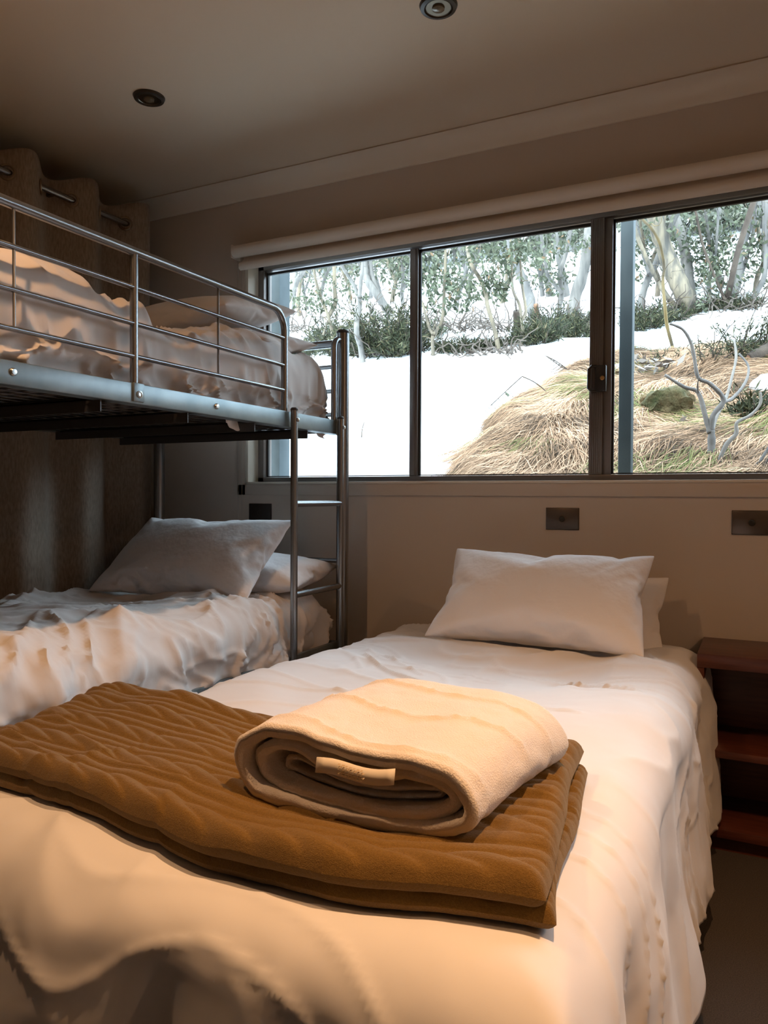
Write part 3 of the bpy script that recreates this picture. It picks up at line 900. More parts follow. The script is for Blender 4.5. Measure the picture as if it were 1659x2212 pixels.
M['bark_grey'] = mat('grey_bark', (0.123, 0.116, 0.113), 0.85, var=((0.198, 0.184, 0.167), 2.6, 5), stretch=(5, 5, .6), bump=(12, .4, .02))
M['bark_stripe'] = mat('striped_bark', (0.068, 0.062, 0.054), 0.85, var=((0.245, 0.198, 0.136), 3.4, 3), stretch=(4, 4, .45), bump=(12, .4, .02))
M['bark_dark'] = mat('dark_bark', (0.037, 0.025, 0.019), 0.9, var=((0.089, 0.065, 0.048), 6, 5), bump=(14, .6, .03))
M['bark_gold'] = mat('golden_bark', (0.177, 0.123, 0.045), 0.8, var=((0.024, 0.019, 0.014), 2.2, 3), stretch=(3, 3, 1.3))
M['deadwood'] = mat('dead_wood', (0.116, 0.106, 0.102), 0.85, var=((0.198, 0.177, 0.164), 6, 4), bump=(40, .3, .01))
M['deadpale'] = mat('bleached_wood', (0.225, 0.205, 0.184), 0.85, var=((0.153, 0.130, 0.116), 8, 4))
M['twigwood'] = mat('twig_wood', (0.075, 0.055, 0.042), 0.9, var=((0.15, 0.12, 0.10), 6, 3))
M['torn'] = mat('torn_wood', (0.225, 0.123, 0.068), 0.85, var=((0.171, 0.075, 0.041), 8, 4), stretch=(4, 4, .6))
M['gumleaf'] = ramp_mat('gum_leaves', [(0, (0.045, 0.058, 0.034)), (.5, (0.092, 0.104, 0.064)), (.88, (0.155, 0.158, 0.108)), (.95, (0.20, 0.12, 0.06)), (1, (0.22, 0.14, 0.08))], .55)
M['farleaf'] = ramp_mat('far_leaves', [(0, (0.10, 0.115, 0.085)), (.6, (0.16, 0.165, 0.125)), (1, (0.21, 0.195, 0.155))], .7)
M['needle'] = ramp_mat('shrub_needles', [(0, (0.016, 0.022, 0.012)), (.45, (0.040, 0.046, 0.024)), (.8, (0.090, 0.088, 0.042)), (1, (0.16, 0.125, 0.07))], .7)
M['moss'] = mat('mossy_rock', (0.030, 0.034, 0.007), 0.95, var=((0.20, 0.13, 0.065), 6, 6), bump=[(22, .8, .04), (90, .6, .01)])
M['galv'] = mat('galvanised_post', (0.045, 0.062, 0.072), 0.6, .3, var=((0.062, 0.082, 0.092), 9, 4))
M['deadleaf'] = ramp_mat('dead_leaves', [(0, (0.099, 0.068, 0.050)), (.5, (0.223, 0.186, 0.161)), (1, (0.372, 0.341, 0.310))], .8)

_TY = np.array([2.6, 3.6, 5.5, 7.2, 8.0, 8.7, 9.6, 12, 20, 45])
_TZ = np.array([.50, 1.0, 1.76, 2.46, 2.74, 2.78, 3.15, 4.55, 9.4, 25.])
def terr(x, y):
    x = np.asarray(x, float); y = np.asarray(y, float)
    z = (np.interp(y - .25, _TY, _TZ) + 2 * np.interp(y, _TY, _TZ) + np.interp(y + .25, _TY, _TZ)) / 4
    z = z + .05 * vnoise(x * .45, y * .45, 501) * sstep(3, 5, y) + .022 * vnoise(x * 1.4, y * 1.4, 502) + .30 * vnoise(x * .12, y * .12, 503) * sstep(9, 16, y) + .06 * vnoise(x * .6, y * .6, 504) * sstep(8.5, 10, y)
    return z
def hit(px, py, surf=terr, t0=3.2):
    r = ray(px, py); t = t0
    while t < 60:
        p = CAM + t * r
        if p[2] <= float(surf(p[0], p[1])): return p, t
        t += .03
    return CAM + 30 * r, 30.

gx = np.concatenate([np.linspace(-40, -9, 50)[:-1], np.linspace(-9, 5, 180), np.linspace(5, 30, 40)[1:]])
gy = np.concatenate([np.linspace(2.86, 9, 110)[:-1], np.linspace(9, 45, 150)])
GX_, GY_ = np.meshgrid(gx, gy, indexing='ij')
GZ_ = terr(GX_, GY_)
o = make('snow_slope', np.stack([GX_, GY_, GZ_], -1).reshape(-1, 3), grid_faces(len(gx), len(gy)), M['snow'], None, 180)
tag(o, 'snow covered slope rising beyond the window', None, None, 'structure')

# grass bank on the right: a raised mat over the same slope
_BY = np.array([2.6, 3.85, 5.19, 6.06, 6.5, 6.72, 6.9])
_BX = np.array([-1.45, -1.55, -1.73, -1.54, -1.27, -.85, .3])
def grass_mask(x, y):
    left = np.interp(y, _BY, _BX) + .07 * vnoise(y * 4, x * 0 + 3, 511) + .035 * vnoise(y * 11, x * 0 + 5, 512)
    top = 6.62 + .12 * np.clip(x + .6, -.5, 1) + .10 * vnoise(x * 3, x * 0, 513)
    return np.minimum(x - left, top - y)
def grass_z(x, y):
    m = grass_mask(x, y)
    return terr(x, y) - .05 + .14 * sstep(-.06, .22, m) + .030 * vnoise(x * 3.5, y * 3.5, 514) + .018 * vnoise(x * 9, y * 9, 515)
bx = np.linspace(-2.1, 3.6, 190); by_ = np.linspace(2.9, 7.2, 150)
BXg, BYg = np.meshgrid(bx, by_, indexing='ij')
o = make('grass_bank', np.stack([BXg, BYg, grass_z(BXg, BYg)], -1).reshape(-1, 3), grid_faces(len(bx), len(by_)), M['soil'], None, 180)
tag(o, 'bank of matted dry grass outside the right of the window', None, None, 'structure')
# straw
def blades(n, rng, region, length, width, lift, ang0, angs):
    V, T = [], []
    x = rng.uniform(region[0], region[1], n * 3); y = rng.uniform(region[2], region[3], n * 3)
    k = grass_mask(x, y) > rng.uniform(-.03, .12, n * 3)
    x, y = x[k][:n], y[k][:n]; n = len(x)
    a = ang0 + angs * vnoise(x * 1.7, y * 1.7, 521) * 2 + rng.normal(0, .28, n)
    L = length * rng.uniform(.5, 1.4, n); W = width * rng.uniform(.6, 1.3, n)
    d = np.stack([np.cos(a), np.sin(a)], -1); pz = np.stack([-d[:, 1], d[:, 0]], -1)
    lf = lift * rng.uniform(.1, 1.0, n) ** 2
    bend = rng.normal(0, .12, n)
    rows = []
    for t in (0, .33, .67, 1.0):
        c = np.stack([x, y], -1) + d * (L * t)[:, None] + pz * (bend * L * t * t)[:, None]
        z = grass_z(c[:, 0], c[:, 1]) + .010 + lf * math.sin(PI * (.15 + .75 * t)) * 1.0
        up_ = W * .35 * np.sign(pz[:, 1])
        w = W * (1 - .75 * t)
        rows.append(np.concatenate([c - pz * w[:, None] / 2, z[:, None]], 1))
        rows.append(np.concatenate([c + pz * w[:, None] / 2, (z + up_)[:, None]], 1))
    V = np.stack(rows, 1).reshape(-1, 3)
    b = np.arange(n) * 8
    f = np.concatenate([np.stack([b + 2 * i, b + 2 * i + 1, b + 2 * i + 3, b + 2 * i + 2], -1) for i in range(3)])
    green = vnoise(x * 2.3, y * 3.1, 531) > .46
    t = np.clip(.46 + .50 * vnoise(x * 5, y * 7, 532) + rng.normal(0, .25, n), 0, .86)
    t = np.where(green & (rng.rand(n) < .5), rng.uniform(.9, 1, n), t)
    return V, f, np.repeat(t, 8)
rg = np.random.RandomState(77)
V1, F1, T1 = blades(56000, rg, (-2.0, 1.2, 3.3, 7.0), .30, .0042, .06, math.radians(-140), .8)
V2, F2, T2 = blades(6000, rg, (1.2, 3.4, 3.3, 7.0), .28, .009, .06, math.radians(-140), .8)
o = make('straw_grass', np.concatenate([V1, V2]), np.concatenate([F1, F2 + len(V1)]), M['straw'], None, 180, np.concatenate([T1, T2]))
tag(o, 'dry straw coloured grass blades matted over the bank', 'grass', None, 'stuff')

# galvanised posts of the deck outside
def steel_post(px0, px1, Y, label, depth=.065):
    X0, X1 = at_y(px0, 800, Y)[0], at_y(px1, 800, Y)[0]
    zb = float(terr((X0 + X1) / 2, Y)) - .3
    e = empty('steel_post', ((X0 + X1) / 2, Y, zb)); tag(e, label, 'post', 'steel posts outside the window')
    MB().box(X0, X1, Y, Y + depth, zb, 3.3, .004).build('shaft', M['galv'], e)
    MB().box(X0 - .06, X1 + .06, Y - .04, Y + depth + .04, 3.3, 3.312).build('cap_plate', M['galv'], e)
steel_post(1337, 1365, 3.35, 'blue-grey galvanised post outside the right window pane')
steel_post(585, 604, 3.40, 'blue-grey galvanised post at the far left edge of the window', .10)

def leaves(rng, clusters, size, d, asp=.42, droop=.7):
    """clusters: (px, py, rx, ry, n) placed round depth d"""
    P_, T_ = [], []
    for (px, py, rx, ry, n) in clusters:
        c = at_depth(px, py, d); k = d / FPX
        q = rng.normal(0, .5, (n, 3))
        # gather into sprays
        ns = max(3, n // 14)
        s = rng.normal(0, .5, (ns, 3)); sel = rng.randint(0, ns, n)
        q = s[sel] + .22 * rng.normal(0, 1, (n, 3))
        pos = c + np.outer(q[:, 0] * rx * k, _r) + np.outer(q[:, 1] * rx * k, np.array([_F[0], _F[1], 0])) + np.outer(q[:, 2] * ry * k, [0, 0, 1])
        P_.append(pos); T_.append(np.clip(rng.normal(.45, .25, n), 0, 1))
    P_ = np.concatenate(P_); T_ = np.concatenate(T_); n = len(P_)
    dr = rng.normal(0, 1, (n, 3)); dr[:, 2] -= droop; dr /= np.linalg.norm(dr, axis=1)[:, None]
    sd_ = np.cross(dr, rng.normal(0, 1, (n, 3))); sd_ /= np.linalg.norm(sd_, axis=1)[:, None]
    L = size * rng.uniform(.6, 1.3, n)[:, None]; W = L * asp
    V = np.stack([P_, P_ + dr * L * .45 + sd_ * W / 2, P_ + dr * L, P_ + dr * L * .45 - sd_ * W / 2], 1).reshape(-1, 3)
    return V, (np.arange(n * 4).reshape(-1, 4)), np.repeat(T_, 4)

def smooth_path(pts, n=5):
    return catmull(pts, n, False)

TREES = 'snow gums on the slope'
TW = 1.22
def tree(label, m, base, polys, lv=(), lm='gumleaf', lsize=.075, twigs=6, surf=terr, d=None, sink=.12, name='snow_gum', group=TREES, cat='tree', lift=0.0):
    rng = np.random.RandomState(abs(hash_s(label)) % 100000)
    p, dd = hit(base[0], base[1], surf)
    d = d or dd
    k = d / FPX
    e = empty(name, (p[0], p[1], p[2]))
    tag(e, label, cat, group)
    tips = []
    for i, (wpx, pl) in enumerate(polys):
        wj = rng.normal(0, .06, len(pl)); wj[0] = 0
        pts = [at_depth(x, y, d + float(o_)) for (x, y), o_ in zip(pl, np.cumsum(wj) * (i > 0) + wj * (i == 0))]
        if i == 0:
            pts = [pts[0] - np.array([0, 0, sink])] + pts
        # carry the limb on above the window head
        v = pts[-1] - pts[-2]; v = v / (np.linalg.norm(v) + 1e-9)
        if pl[-1][1] < 640 and wpx > 4:
            pts += [pts[-1] + v * 90 * k + np.array([0, 0, 30 * k]), pts[-1] + v * 200 * k + np.array([.1, 0, 90 * k])]
        c = smooth_path(pts, 5)
        r = TW * np.linspace(wpx * k * .55, wpx * k * (.34 if len(pl) > 2 else .2), len(c))
        if i == 0: r[:6] *= np.linspace(1.45, 1.0, 6)
        r = r * (1 + .12 * rng.normal(0, 1, len(r)).clip(-1, 1) * .6)
        MB().tube(c, r, 8).build('trunk' if i == 0 else 'branch', M[m], e, 180)
        tips.append(c)
    if twigs:
        tw = MB()
        for _ in range(twigs):
            c = tips[rng.randint(len(tips))]
            a = c[rng.randint(len(c) // 3, len(c))]
            q = [a]; v = rng.normal(0, 1, 3); v[2] = abs(v[2]) * .5 + .2; v /= np.linalg.norm(v)
            for s in range(5):
                q.append(q[-1] + v * rng.uniform(8, 18) * k); v = v + rng.normal(0, .35, 3); v /= np.linalg.norm(v)
            tw.tube(q, np.linspace(1.1 * k, .4 * k, 6), 4)
        tw.build('twigs', M[m], e, 180)['kind'] = 'stuff'
    if lv:
        V, f, T = leaves(rng, lv, lsize, d)
        make('foliage', V, f, M[lm], e, None, T)['kind'] = 'stuff'
    return e

def hash_s(s):
    h = 7
    for ch in s: h = (h * 31 + ord(ch)) & 0xffffff
    return h

tree('pale snow gum leaning out from behind the left steel post', 'bark_pale', (606, 715), [(11, [(606, 715), (618, 660), (632, 627), (644, 602), (657, 582)])], [(690, 560, 70, 22, 90)], twigs=3)
tree('slim upright snow gum with bare lower trunk right of the left steel post', 'bark_cream', (647, 683), [(8, [(647, 683), (643, 656), (646, 632), (648, 610), (652, 575)])], [(672, 640, 46, 34, 150), (640, 560, 40, 20, 60)], twigs=4)
tree('short grey gum stem between the two leftmost trunks', 'bark_grey', (632, 680), [(6, [(632, 680), (634, 655), (637, 630), (640, 590)])], twigs=3)
tree('slender V-forked snow gum left of the bunk post top', 'bark_cream', (724, 778), [(6, [(724, 778), (717, 717), (709, 683), (696, 650), (684, 613), (678, 582)]), (8, [(709, 684), (724, 656), (723, 623), (722, 575)]), (4, [(698, 724), (706, 700), (712, 684)])], [(675, 645, 38, 32, 150), (735, 625, 30, 28, 110), (705, 660, 24, 20, 50)], twigs=8, lsize=.065)
tree('tall white-barked snow gum with a high fork right of the bunk post', 'bark_pale', (783, 783), [(11, [(783, 783), (779, 748), (771, 723), (771, 692), (777, 663), (776, 640)]), (7, [(776, 642), (765, 617), (750, 592), (738, 573)]), (7, [(776, 642), (780, 604), (783, 571)])], [(768, 592, 14, 12, 22), (790, 640, 14, 20, 16)], twigs=4)
tree('thick grey gum leaning left in the middle of the left pane', 'bark_pale', (844, 678), [(15, [(844, 678), (826, 655), (811, 633), (792, 602), (788, 569)]), (10, [(836, 668), (818, 632), (806, 604), (800, 565)])], [(830, 570, 60, 24, 120)], twigs=6)
tree('small brown gum forking beside the left mullion', 'bark_cream', (847, 652), [(8, [(847, 652), (850, 630), (854, 607), (842, 580)]), (6, [(854, 608), (866, 569)])], [(860, 575, 36, 30, 120), (888, 620, 16, 40, 60)], twigs=10)
tree('thin dark gum stem behind the leaning grey gum', 'bark_grey', (821, 630), [(5, [(821, 630), (816, 610), (812, 590), (808, 560)])], twigs=4)
tree('low forked snow gum just right of the left mullion', 'bark_cream', (936, 769), [(8, [(936, 769), (934, 737), (936, 720)]), (5, [(935, 722), (927, 707), (918, 675), (911, 650)]), (6, [(936, 722), (947, 708), (956, 685), (960, 620), (962, 565)])], [(945, 628, 62, 56, 420), (985, 605, 34, 30, 130), (925, 580, 44, 30, 130)], twigs=8, lsize=.07)
tree('slender yellowish snow gum leaning left in the middle pane', 'bark_cream', (1077, 756), [(8, [(1077, 756), (1068, 712), (1053, 660), (1049, 633), (1036, 601), (1018, 571), (1008, 532)])], [(1035, 635, 38, 26, 150), (1060, 612, 34, 30, 120)], twigs=7, lsize=.07)
tree('cream double-stemmed snow gum in front of the dark stump', 'bark_cream', (1126, 748), [(8, [(1126, 748), (1129, 712), (1126, 690)]), (5, [(1127, 692), (1122, 658), (1108, 626), (1106, 574)]), (5, [(1128, 692), (1136, 672), (1128, 618), (1125, 575)])], [(1085, 545, 60, 40, 330), (1070, 590, 40, 30, 150), (1120, 535, 44, 28, 150)], twigs=10, lsize=.07)
tree('burnt dark-based gum leaning left behind the middle pane', 'bark_grey', (1152, 700), [(17, [(1152, 700), (1148, 665), (1142, 633), (1112, 564), (1102, 522)])], [(1150, 560, 40, 40, 120)], twigs=8)
tree('grey gum with crooked trunk left of the sash stile', 'bark_pale', (1186, 640), [(11, [(1186, 640), (1183, 612), (1164, 561), (1157, 520)])], [(1190, 620, 44, 36, 190)], twigs=10)
tree('straight grey gum second from the sash stile', 'bark_grey', (1222, 640), [(14, [(1222, 640), (1217, 605), (1209, 561), (1201, 520)])], [(1235, 515, 44, 34, 170), (1180, 505, 40, 24, 120)], twigs=8)
tree('big white snow gum right beside the sash stile', 'bark_pale', (1236, 690), [(22, [(1236, 690), (1243, 640), (1261, 586), (1270, 529), (1273, 485)])], [(1250, 530, 40, 30, 60)], twigs=10)
tree('massive leaning gum with cream striped bark in the right pane', 'bark_stripe', (1493, 672), [(34, [(1493, 672), (1474, 628), (1457, 592), (1436, 538), (1412, 465)]), (9, [(1462, 664), (1440, 640), (1424, 610), (1412, 590)])], [(1450, 490, 60, 46, 170)], twigs=8, lsize=.08)
tree('pale grey gum bole right behind the striped leaning gum', 'bark_pale', (1490, 640), [(21, [(1490, 640), (1487, 610), (1484, 571), (1470, 505), (1450, 450)])], [(1500, 490, 66, 50, 330), (1490, 560, 30, 30, 80)], twigs=8)
tree('crooked grey gum just right of the right steel post', 'bark_grey', (1380, 670), [(13, [(1380, 670), (1390, 630), (1402, 597), (1412, 580)]), (10, [(1404, 592), (1398, 570), (1388, 538), (1374, 490)]), (8, [(1408, 588), (1425, 560), (1428, 520)])], [(1385, 560, 26, 50, 70)], twigs=8)
tree('tall gum with dark and pale twin stems near the right edge', 'bark_grey', (1580, 655), [(13, [(1580, 655), (1596, 599), (1600, 546), (1615, 500), (1628, 445)]), (8, [(1584, 645), (1598, 600), (1611, 563), (1630, 490)])], [(1560, 590, 62, 50, 260), (1600, 470, 60, 44, 260)], twigs=12)
tree('grey gum at the extreme right edge of the window', 'bark_grey', (1620, 655), [(9, [(1620, 655), (1640, 622), (1652, 590), (1656, 520), (1656, 440)]), (12, [(1656, 560), (1654, 508), (1652, 440)])], [(1640, 530, 40, 50, 160)], twigs=6)
tree('broken dark stump with leaning pale splinter near the right edge', 'bark_dark', (1566, 668), [(13, [(1566, 668), (1568, 650), (1574, 632)]), (6, [(1580, 668), (1568, 648), (1560, 634)])], [(1545, 615, 40, 40, 110)], twigs=8, cat='stump')
tree('thin golden and black sapling standing on the grass bank', 'bark_gold', (1457, 795), [(6, [(1457, 795), (1454, 756), (1441, 704), (1436, 658), (1432, 605), (1434, 571), (1424, 523), (1405, 491), (1384, 468)])], twigs=5, d=5.95, surf=grass_z)
# torn stump
tree('torn orange-brown stump at the foot of the burnt gum', 'torn', (1162, 712), [(13, [(1162, 712), (1160, 685), (1158, 658)])], [], twigs=0, cat='stump')
tree('charred dark stump left of the torn orange one', 'bark_dark', (1118, 735), [(20, [(1118, 735), (1118, 705), (1116, 672)])], [], twigs=4, cat='stump')

# mid-distance stems
for i, (bx_, by2, w_) in enumerate([(664, 668, 6), (692, 642, 7), (756, 655, 6), (800, 645, 8), (872, 668, 7), (903, 655, 8), (985, 668, 9), (1012, 640, 8), (1085, 655, 9), (1172, 640, 8), (1206, 668, 10), (1420, 640, 9), (1532, 642, 8), (1556, 622, 9), (1632, 632, 9), (1715, 650, 12), (1800, 640, 10), (1905, 650, 12)]):
    r_ = np.random.RandomState(700 + i); a_ = r_.randint(-22, 22); c_ = r_.randint(-14, 14)
    tree('slim mid-distance gum between the nearer trunks', ['bark_grey', 'bark_pale', 'bark_cream'][i % 3], (bx_, by2), [(w_, [(bx_, by2), (bx_ + a_ * .5, by2 - 35), (bx_ + a_ + c_, by2 - 75), (bx_ + a_, by2 - 120)]), (w_ * .6, [(bx_ + a_ * .5, by2 - 35), (bx_ + c_ * 1.6, by2 - 70), (bx_ + c_ * 2.2, by2 - 110)])],
         [(bx_ + a_, by2 - 70, 44, 34, 120), (bx_ + c_ * 2, by2 - 110, 50, 30, 150)], 'gumleaf', .085, 14, group='slim gums on the middle slope')

# far trees, higher on the slope
for i, (bx_, by2, lx_) in enumerate([(660, 600, 0), (700, 598, 8), (760, 590, -6), (860, 600, 5), (905, 590, 0), (985, 570, -5), (1030, 560, 6), (1070, 555, 0), (1150, 545, -8), (1190, 540, 4), (1240, 545, 0), (1390, 525, 8), (1440, 520, -8), (1500, 510, 0), (1545, 505, 5), (1600, 500, -5), (1640, 495, 6), (1720, 490, -6), (1800, 480, 5), (1900, 480, 0), (2020, 480, 6), (2150, 480, -6), (1760, 560, 4), (1960, 560, -4), (560, 605, 5), (500, 612, -5)]):
    r_ = np.random.RandomState(900 + i)
    tree('distant grey-green gum high up the snowy slope', 'bark_grey', (bx_, by2), [(7, [(bx_, by2), (bx_ + lx_, by2 - 40), (bx_ + 2 * lx_, by2 - 90)]), (4, [(bx_ + lx_, by2 - 40), (bx_ + lx_ + r_.randint(-18, 18), by2 - 85)])],
         [(bx_ + lx_ + r_.randint(-10, 10), by2 - 50, 56, 34, 360), (bx_, by2 - 105, 80, 44, 420)], 'farleaf', .15, 14, group='distant gums up the slope')

# shrubs
SHR = 'evergreen shrubs along the snow crest'
def shrub(label, px, py, wpx, hpx, n=80, d=None, surf=terr, m='needle', nl=.055, dens=46, group=SHR, twig='bark_dark', name='evergreen_shrub', spread=1.0):
    rng = np.random.RandomState(hash_s(label) % 99999)
    p, dd = hit(px, py - (6 if surf is terr else 0), surf)
    k = dd / FPX
    e = empty(name, tuple(p)); tag(e, label, 'shrub', group)
    tw = MB(); P_, D_ = [], []
    for _ in range(n):
        a = rng.uniform(0, 2 * PI); ro = math.sqrt(rng.rand())
        b = p + np.array([math.cos(a), math.sin(a), 0]) * ro * wpx * k * .32
        b[2] = float(surf(b[0], b[1])) - .03
        v = np.array([math.cos(a) * (.25 + .8 * ro) * spread, math.sin(a) * (.25 + .8 * ro) * spread, 1.0]) + rng.normal(0, .25, 3)
        v /= np.linalg.norm(v)
        L = 1.5 * hpx * k * rng.uniform(.35, 1.1) * (1 - .30 * ro)
        q = [b]
        for s in range(4):
            q.append(q[-1] + v * L / 4); v = v + rng.normal(0, .16, 3); v /= np.linalg.norm(v)
        tw.tube(q, np.linspace(.006, .002, 5), 4)
        c = np.array(q); t = rng.uniform(.25, 1, dens) * 4
        i0 = np.minimum(t.astype(int), 3)
        P_.append(c[i0] + (c[i0 + 1] - c[i0]) * (t - i0)[:, None] + rng.normal(0, .022, (dens, 3)))
        D_.append(np.tile(v, (dens, 1)) * .9 + rng.normal(0, .7, (dens, 3)))
    P_ = np.concatenate(P_); D_ = np.concatenate(D_); D_ /= np.linalg.norm(D_, axis=1)[:, None]
    nn = len(P_); S_ = np.cross(D_, rng.normal(0, 1, (nn, 3))); S_ /= np.linalg.norm(S_, axis=1)[:, None]
    L = nl * rng.uniform(.6, 1.4, nn)[:, None]; W = L * .17
    V = np.stack([P_, P_ + D_ * L * .4 + S_ * W / 2, P_ + D_ * L, P_ + D_ * L * .4 - S_ * W / 2], 1).reshape(-1, 3)
    tw.build('stems', M[twig], e, 180)['kind'] = 'stuff'
    make('needles', V, np.arange(nn * 4).reshape(-1, 4), M[m], e, None, np.repeat(np.clip(rng.normal(.45, .25, nn), 0, 1), 4))['kind'] = 'stuff'
shrub('big dark green shrub on the snow crest right of the bunk post', 815, 772, 120, 95, 110, nl=.075)
shrub('dark green shrub touching the left mullion', 868, 772, 90, 80, 80, nl=.075)
shrub('dark green shrub behind the bunk post top', 745, 776, 70, 92, 60, nl=.07)
shrub('olive shrub low on the crest behind the bunk end rails', 680, 772, 100, 42, 70, nl=.06)
shrub('low olive shrub at the foot of the forked gum beside the mullion', 985, 762, 110, 28, 70, nl=.05)
shrub('low bush below the leaning yellowish gum', 1060, 756, 80, 26, 50, nl=.05)
shrub('rounded green shrub below the torn stump', 1160, 745, 110, 50, 90, nl=.06)
shrub('yellow-green shrub left of the sash stile', 1250, 735, 80, 46, 60, nl=.06)
shrub('spreading grey-green shrub just right of the steel post', 1392, 712, 100, 46, 90, nl=.06)
shrub('low shrub at the base of the striped leaning gum', 1470, 690, 90, 24, 50, nl=.05)
shrub('small shrub at the foot of the far right gums', 1600, 668, 80, 24, 40, nl=.05)
SPR = 'upright sprigs on the grass bank'
shrub('upright dark sprig shrub growing on the bank near the right edge', 1592, 782, 44, 100, 16, surf=grass_z, nl=.045, dens=60, group=SPR, spread=.5)
shrub('upright dark sprig shrub at the extreme right of the bank', 1645, 770, 44, 100, 16, surf=grass_z, nl=.045, dens=60, group=SPR, spread=.5)
shrub('faint thin sprig shrub between sapling and dark sprigs', 1528, 786, 40, 80, 9, surf=grass_z, nl=.035, dens=36, group=SPR, spread=.6)
shrub('low leafy green shrub right of the dead grey snag', 1635, 895, 100, 50, 40, surf=grass_z, nl=.06, dens=30, group=SPR)
shrub('scrubby low sprigs along the top of the bank by the sapling', 1420, 790, 120, 30, 30, surf=grass_z, nl=.04, dens=20, group=SPR)

shrub('small olive shrub behind the white-barked gum', 700, 735, 70, 30, 40, nl=.06)
shrub('brownish shrub among twigs behind the low forked gum', 930, 735, 70, 36, 40, nl=.055)
shrub('dark shrub around the burnt gum base', 1190, 722, 80, 52, 60, nl=.06)
shrub('dark shrub behind the yellow-green one by the sash stile', 1265, 712, 50, 40, 36, nl=.06)
shrub('low bush on the slope under the broken stump', 1540, 672, 60, 26, 36, nl=.05)
# tangled dead twigs along the crest
def tangle(label, px0, px1, py, n, hpx):
    rng = np.random.RandomState(hash_s(label) % 9999)
    p, d = hit((px0 + px1) / 2, py); k = d / FPX
    e = MB()
    for _ in range(n):
        b, _d = hit(rng.uniform(px0, px1), py + rng.uniform(-8, 4))
        q = [b - np.array([0, 0, .03])]; v = rng.normal(0, 1, 3); v[2] = abs(v[2]) * .8 + .15; v /= np.linalg.norm(v)
        for s in range(6):
            q.append(q[-1] + v * hpx * k * rng.uniform(.12, .3)); v = v + rng.normal(0, .5, 3); v[2] += -.05; v /= np.linalg.norm(v)
        e.tube(q, np.linspace(.011, .004, 7), 4)
    o = e.build('dead_twigs', M['twigwood'], None, 180)
    tag(o, label, 'twigs', None, 'stuff')
tangle('tangle of dead grey twigs left of the middle of the crest', 930, 1130, 765, 70, 60)
tangle('brown bare twigs above the shrubs left of the mullion', 840, 890, 760, 40, 110)
tangle('grey undergrowth twigs on the slope left of the white-barked gum', 625, 735, 715, 46, 70)
tangle('grey undergrowth twigs below the thick leaning gum', 790, 895, 705, 60, 80)
tangle('bare brown twigs behind the low forked gum', 905, 1040, 715, 80, 75)
tangle('bare twigs on the snow left of the charred stump', 1045, 1115, 715, 40, 70)
tangle('bare brown twigs between torn stump and sash stile', 1165, 1275, 712, 80, 70)
tangle('bare twigs between steel post and striped gum', 1370, 1470, 690, 50, 70)
tangle('bare twigs around the broken stump at right', 1510, 1659, 668, 70, 70)
tangle('dead twigs at the top of the grass bank', 1330, 1440, 812, 40, 55)

# ------------------------------------------------------------------ things on the grass bank
def snag(name, label, polys, base, m, cat='branch', group=None, dd=None, lift=0.0):
    p, d = hit(base[0], base[1], grass_z)
    d = dd or d
    e = empty(name, tuple(p)); tag(e, label, cat, group)
    rng = np.random.RandomState(hash_s(label) % 9999)
    for i, (w0, w1, pl, mm) in enumerate(polys):
        off = np.linspace(0, rng.uniform(-.15, .35), len(pl)) * (i > 0)
        pts = [at_depth(x, y, d + float(q)) for (x, y), q in zip(pl, off)]
        if i == 0: pts = [pts[0] - np.array([0, 0, .12])] + pts
        c = smooth_path(pts, 5); k = d / FPX
        r = np.linspace(w0, w1, len(c)) * k * .5 * (1 + .10 * rng.normal(0, 1, len(c)).clip(-1, 1))
        MB().tube(c, r, 8).build('stem' if i == 0 else 'branch', M[mm or m], e, 180)
    return e
snag('dead_snag', 'forked grey dead snag standing in the straw in the right pane', [
    (17, 15, [(1535, 998), (1537, 960), (1537, 930)], None),
    (12, 6, [(1534, 935), (1524, 901), (1508, 848), (1478, 836), (1436, 810)], None),
    (12, 5, [(1537, 932), (1540, 898), (1562, 869), (1556, 850), (1531, 827), (1508, 815), (1499, 768), (1491, 737), (1474, 711), (1447, 699)], None),
    (9, 5, [(1537, 934), (1548, 899), (1567, 863), (1581, 815), (1590, 772), (1586, 735)], 'deadpale'),
    (8, 4, [(1562, 869), (1581, 861), (1604, 836), (1616, 810), (1615, 787), (1596, 764)], None),
    (4, 2, [(1508, 848), (1507, 830), (1510, 815)], None)], (1535, 998), 'deadwood')
snag('dead_branch', 'bleached crooked branch rising right of the dead snag', [(11, 5, [(1546, 1022), (1567, 964), (1590, 937), (1592, 913), (1621, 897), (1642, 873), (1643, 848)], 'deadpale')], (1546, 1020), 'deadpale')
snag('dead_branch', 'dark grey branch in the bottom right corner of the window', [(9, 5, [(1600, 1030), (1638, 1000), (1662, 965), (1690, 930)], None), (5, 3, [(1640, 1030), (1650, 1010), (1662, 985)], None)], (1600, 1028), 'deadwood')
snag('bent_twig', 'thin bent twig arching over the snow above the grass edge', [(2.6, 2.2, [(1188, 857), (1158, 828), (1128, 813)], None), (2.4, 2.0, [(1128, 813), (1095, 843), (1042, 893)], None)] + [(1.4, .8, [(1040 + t * 60, 893 - t * 55), (1048 + t * 60, 899 - t * 50), (1052 + t * 60, 909 - t * 52)], None) for t in np.linspace(0, .95, 9)], (1188, 857), 'bark_dark')
snag('feathery_sprig', 'feathery dark sprig leaning over the snow left of the latch', [(3.4, 1.6, [(1235, 806), (1222, 795), (1204, 782), (1181, 769)], None)] + [(1.5, .7, [(1181 + t * 50, 769 + t * 33), (1172 + t * 44, 776 + t * 32 + s * 10), (1160 + t * 44, 778 + t * 30 + s * 18)], None) for t in np.linspace(.1, .9, 8) for s in (-1.2, .3)], (1235, 808), 'bark_dark')
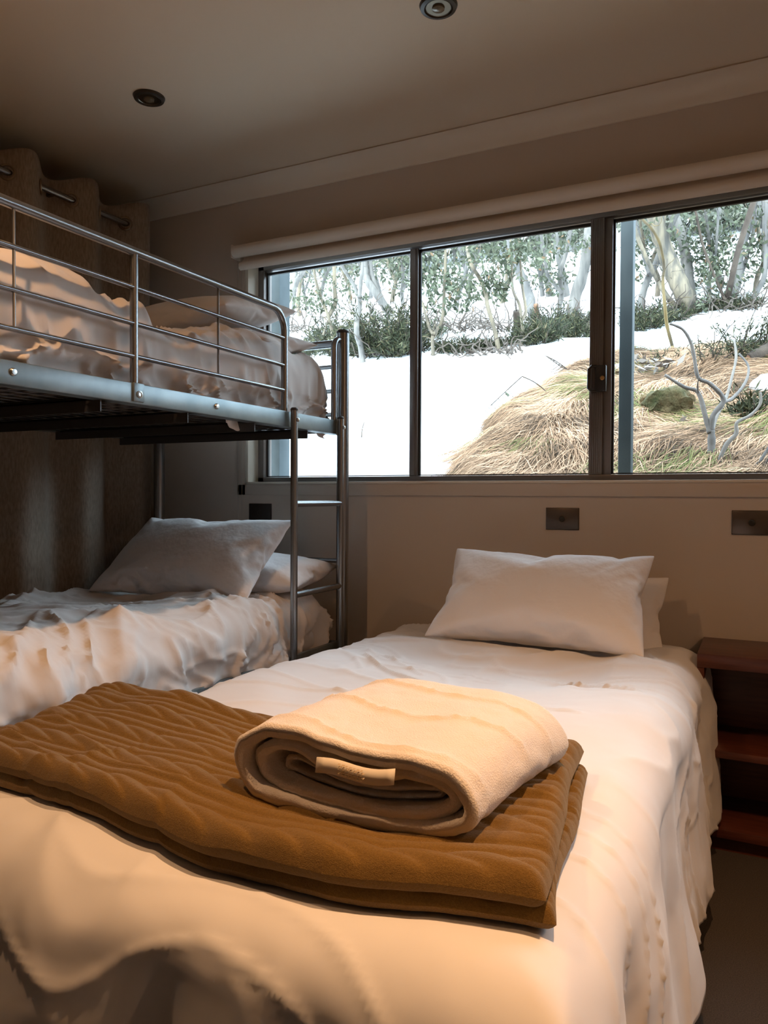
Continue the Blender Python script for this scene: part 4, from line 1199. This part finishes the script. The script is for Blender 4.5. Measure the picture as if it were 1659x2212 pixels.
snag('snow_stick', 'tiny dark stick poking out of the snow beside the bunk post', [(3, 1.5, [(781, 945), (783, 925), (787, 912)], None)], (781, 945), 'bark_dark', dd=hit(781, 945)[1])
# fallen log
p0, d0 = hit(1622, 790, grass_z)
lg = empty('fallen_log', tuple(p0)); tag(lg, 'broken brown fallen log on the bank at the right edge', 'log')
pts = [at_depth(1618, 776, d0 - .05), at_depth(1645, 764, d0 - .05), at_depth(1690, 745, d0 - .03), at_depth(1760, 720, d0)]
MB().tube(smooth_path(pts, 6), np.linspace(.042, .065, 19), 12).build('bark', M['bark_dark'], lg, 180)
MB().tube([pts[0] - (pts[1] - pts[0]) * .12, pts[0] + (pts[1] - pts[0]) * .02], [.018, .034], 9).build('torn_end', M['torn'], lg, 60)
# mossy rock
pr_, dr_ = hit(1440, 905, grass_z)
kk = dr_ / FPX
bm = bmesh.new(); bmesh.ops.create_icosphere(bm, subdivisions=4, radius=1)
V = np.array([v.co[:] for v in bm.verts]); Fc = [[v.index for v in f.verts] for f in bm.faces]; bm.free()
nz_ = 1 + .22 * fbm(V[:, 0] * 1.5 + 3, V[:, 1] * 1.5 + V[:, 2] * 1.3, 611, 5, .6) - .12 * ridge(V[:, 0] * 2.5, V[:, 2] * 2.5 + V[:, 1], 613, 4)
V = V * nz_[:, None] * np.array([66 * kk, 48 * kk, 44 * kk]) + at_depth(1440, 884, dr_)
o = make('mossy_rock', V, Fc, M['moss'], None, 60); tag(o, 'mossy brown boulder sunk in the straw beside the steel post', 'rock')
# snow remnant
ps, ds_ = hit(1650, 850, grass_z)
bm = bmesh.new(); bmesh.ops.create_icosphere(bm, subdivisions=3, radius=1)
V = np.array([v.co[:] for v in bm.verts]); Fc = [[v.index for v in f.verts] for f in bm.faces]; bm.free()
V = V * (1 + .15 * fbm(V[:, 0] * 2, V[:, 1] * 2 + V[:, 2], 621, 3))[:, None] * np.array([.11, .14, .075]) + at_depth(1664, 836, ds_)
o = make('snow_patch', V, Fc, M['snow'], None, 180); tag(o, 'small leftover snow patch on the bank at the right edge', 'snow patch')
# clump of dead leaves by the post, grey-green leaves at the grass edge
def leaf_clump(name, label, px, py, rx, ry, n, size, m, asp=.4):
    rng = np.random.RandomState(hash_s(label) % 9999)
    p, d = hit(px, py, grass_z)
    V, f, T = leaves(rng, [(px, py - ry * .3, rx, ry, n)], size, d - .03, asp, .2)
    o = make(name, V, f, M[m], None, None, T); tag(o, label, 'leaves', None, 'stuff')
leaf_clump('dead_leaf_clump', 'clump of curled grey dead leaves at the top of the bank', 1388, 812, 60, 30, 260, .11, 'deadleaf', .30)
leaf_clump('leaf_sprig', 'few grey-green oval leaves at the edge of the snow', 1105, 872, 22, 14, 14, .06, 'gumleaf', .5)
leaf_clump('dead_leaf_clump', 'scattered pale dead leaves on straw under the rock', 1470, 915, 50, 12, 60, .05, 'deadleaf', .4)
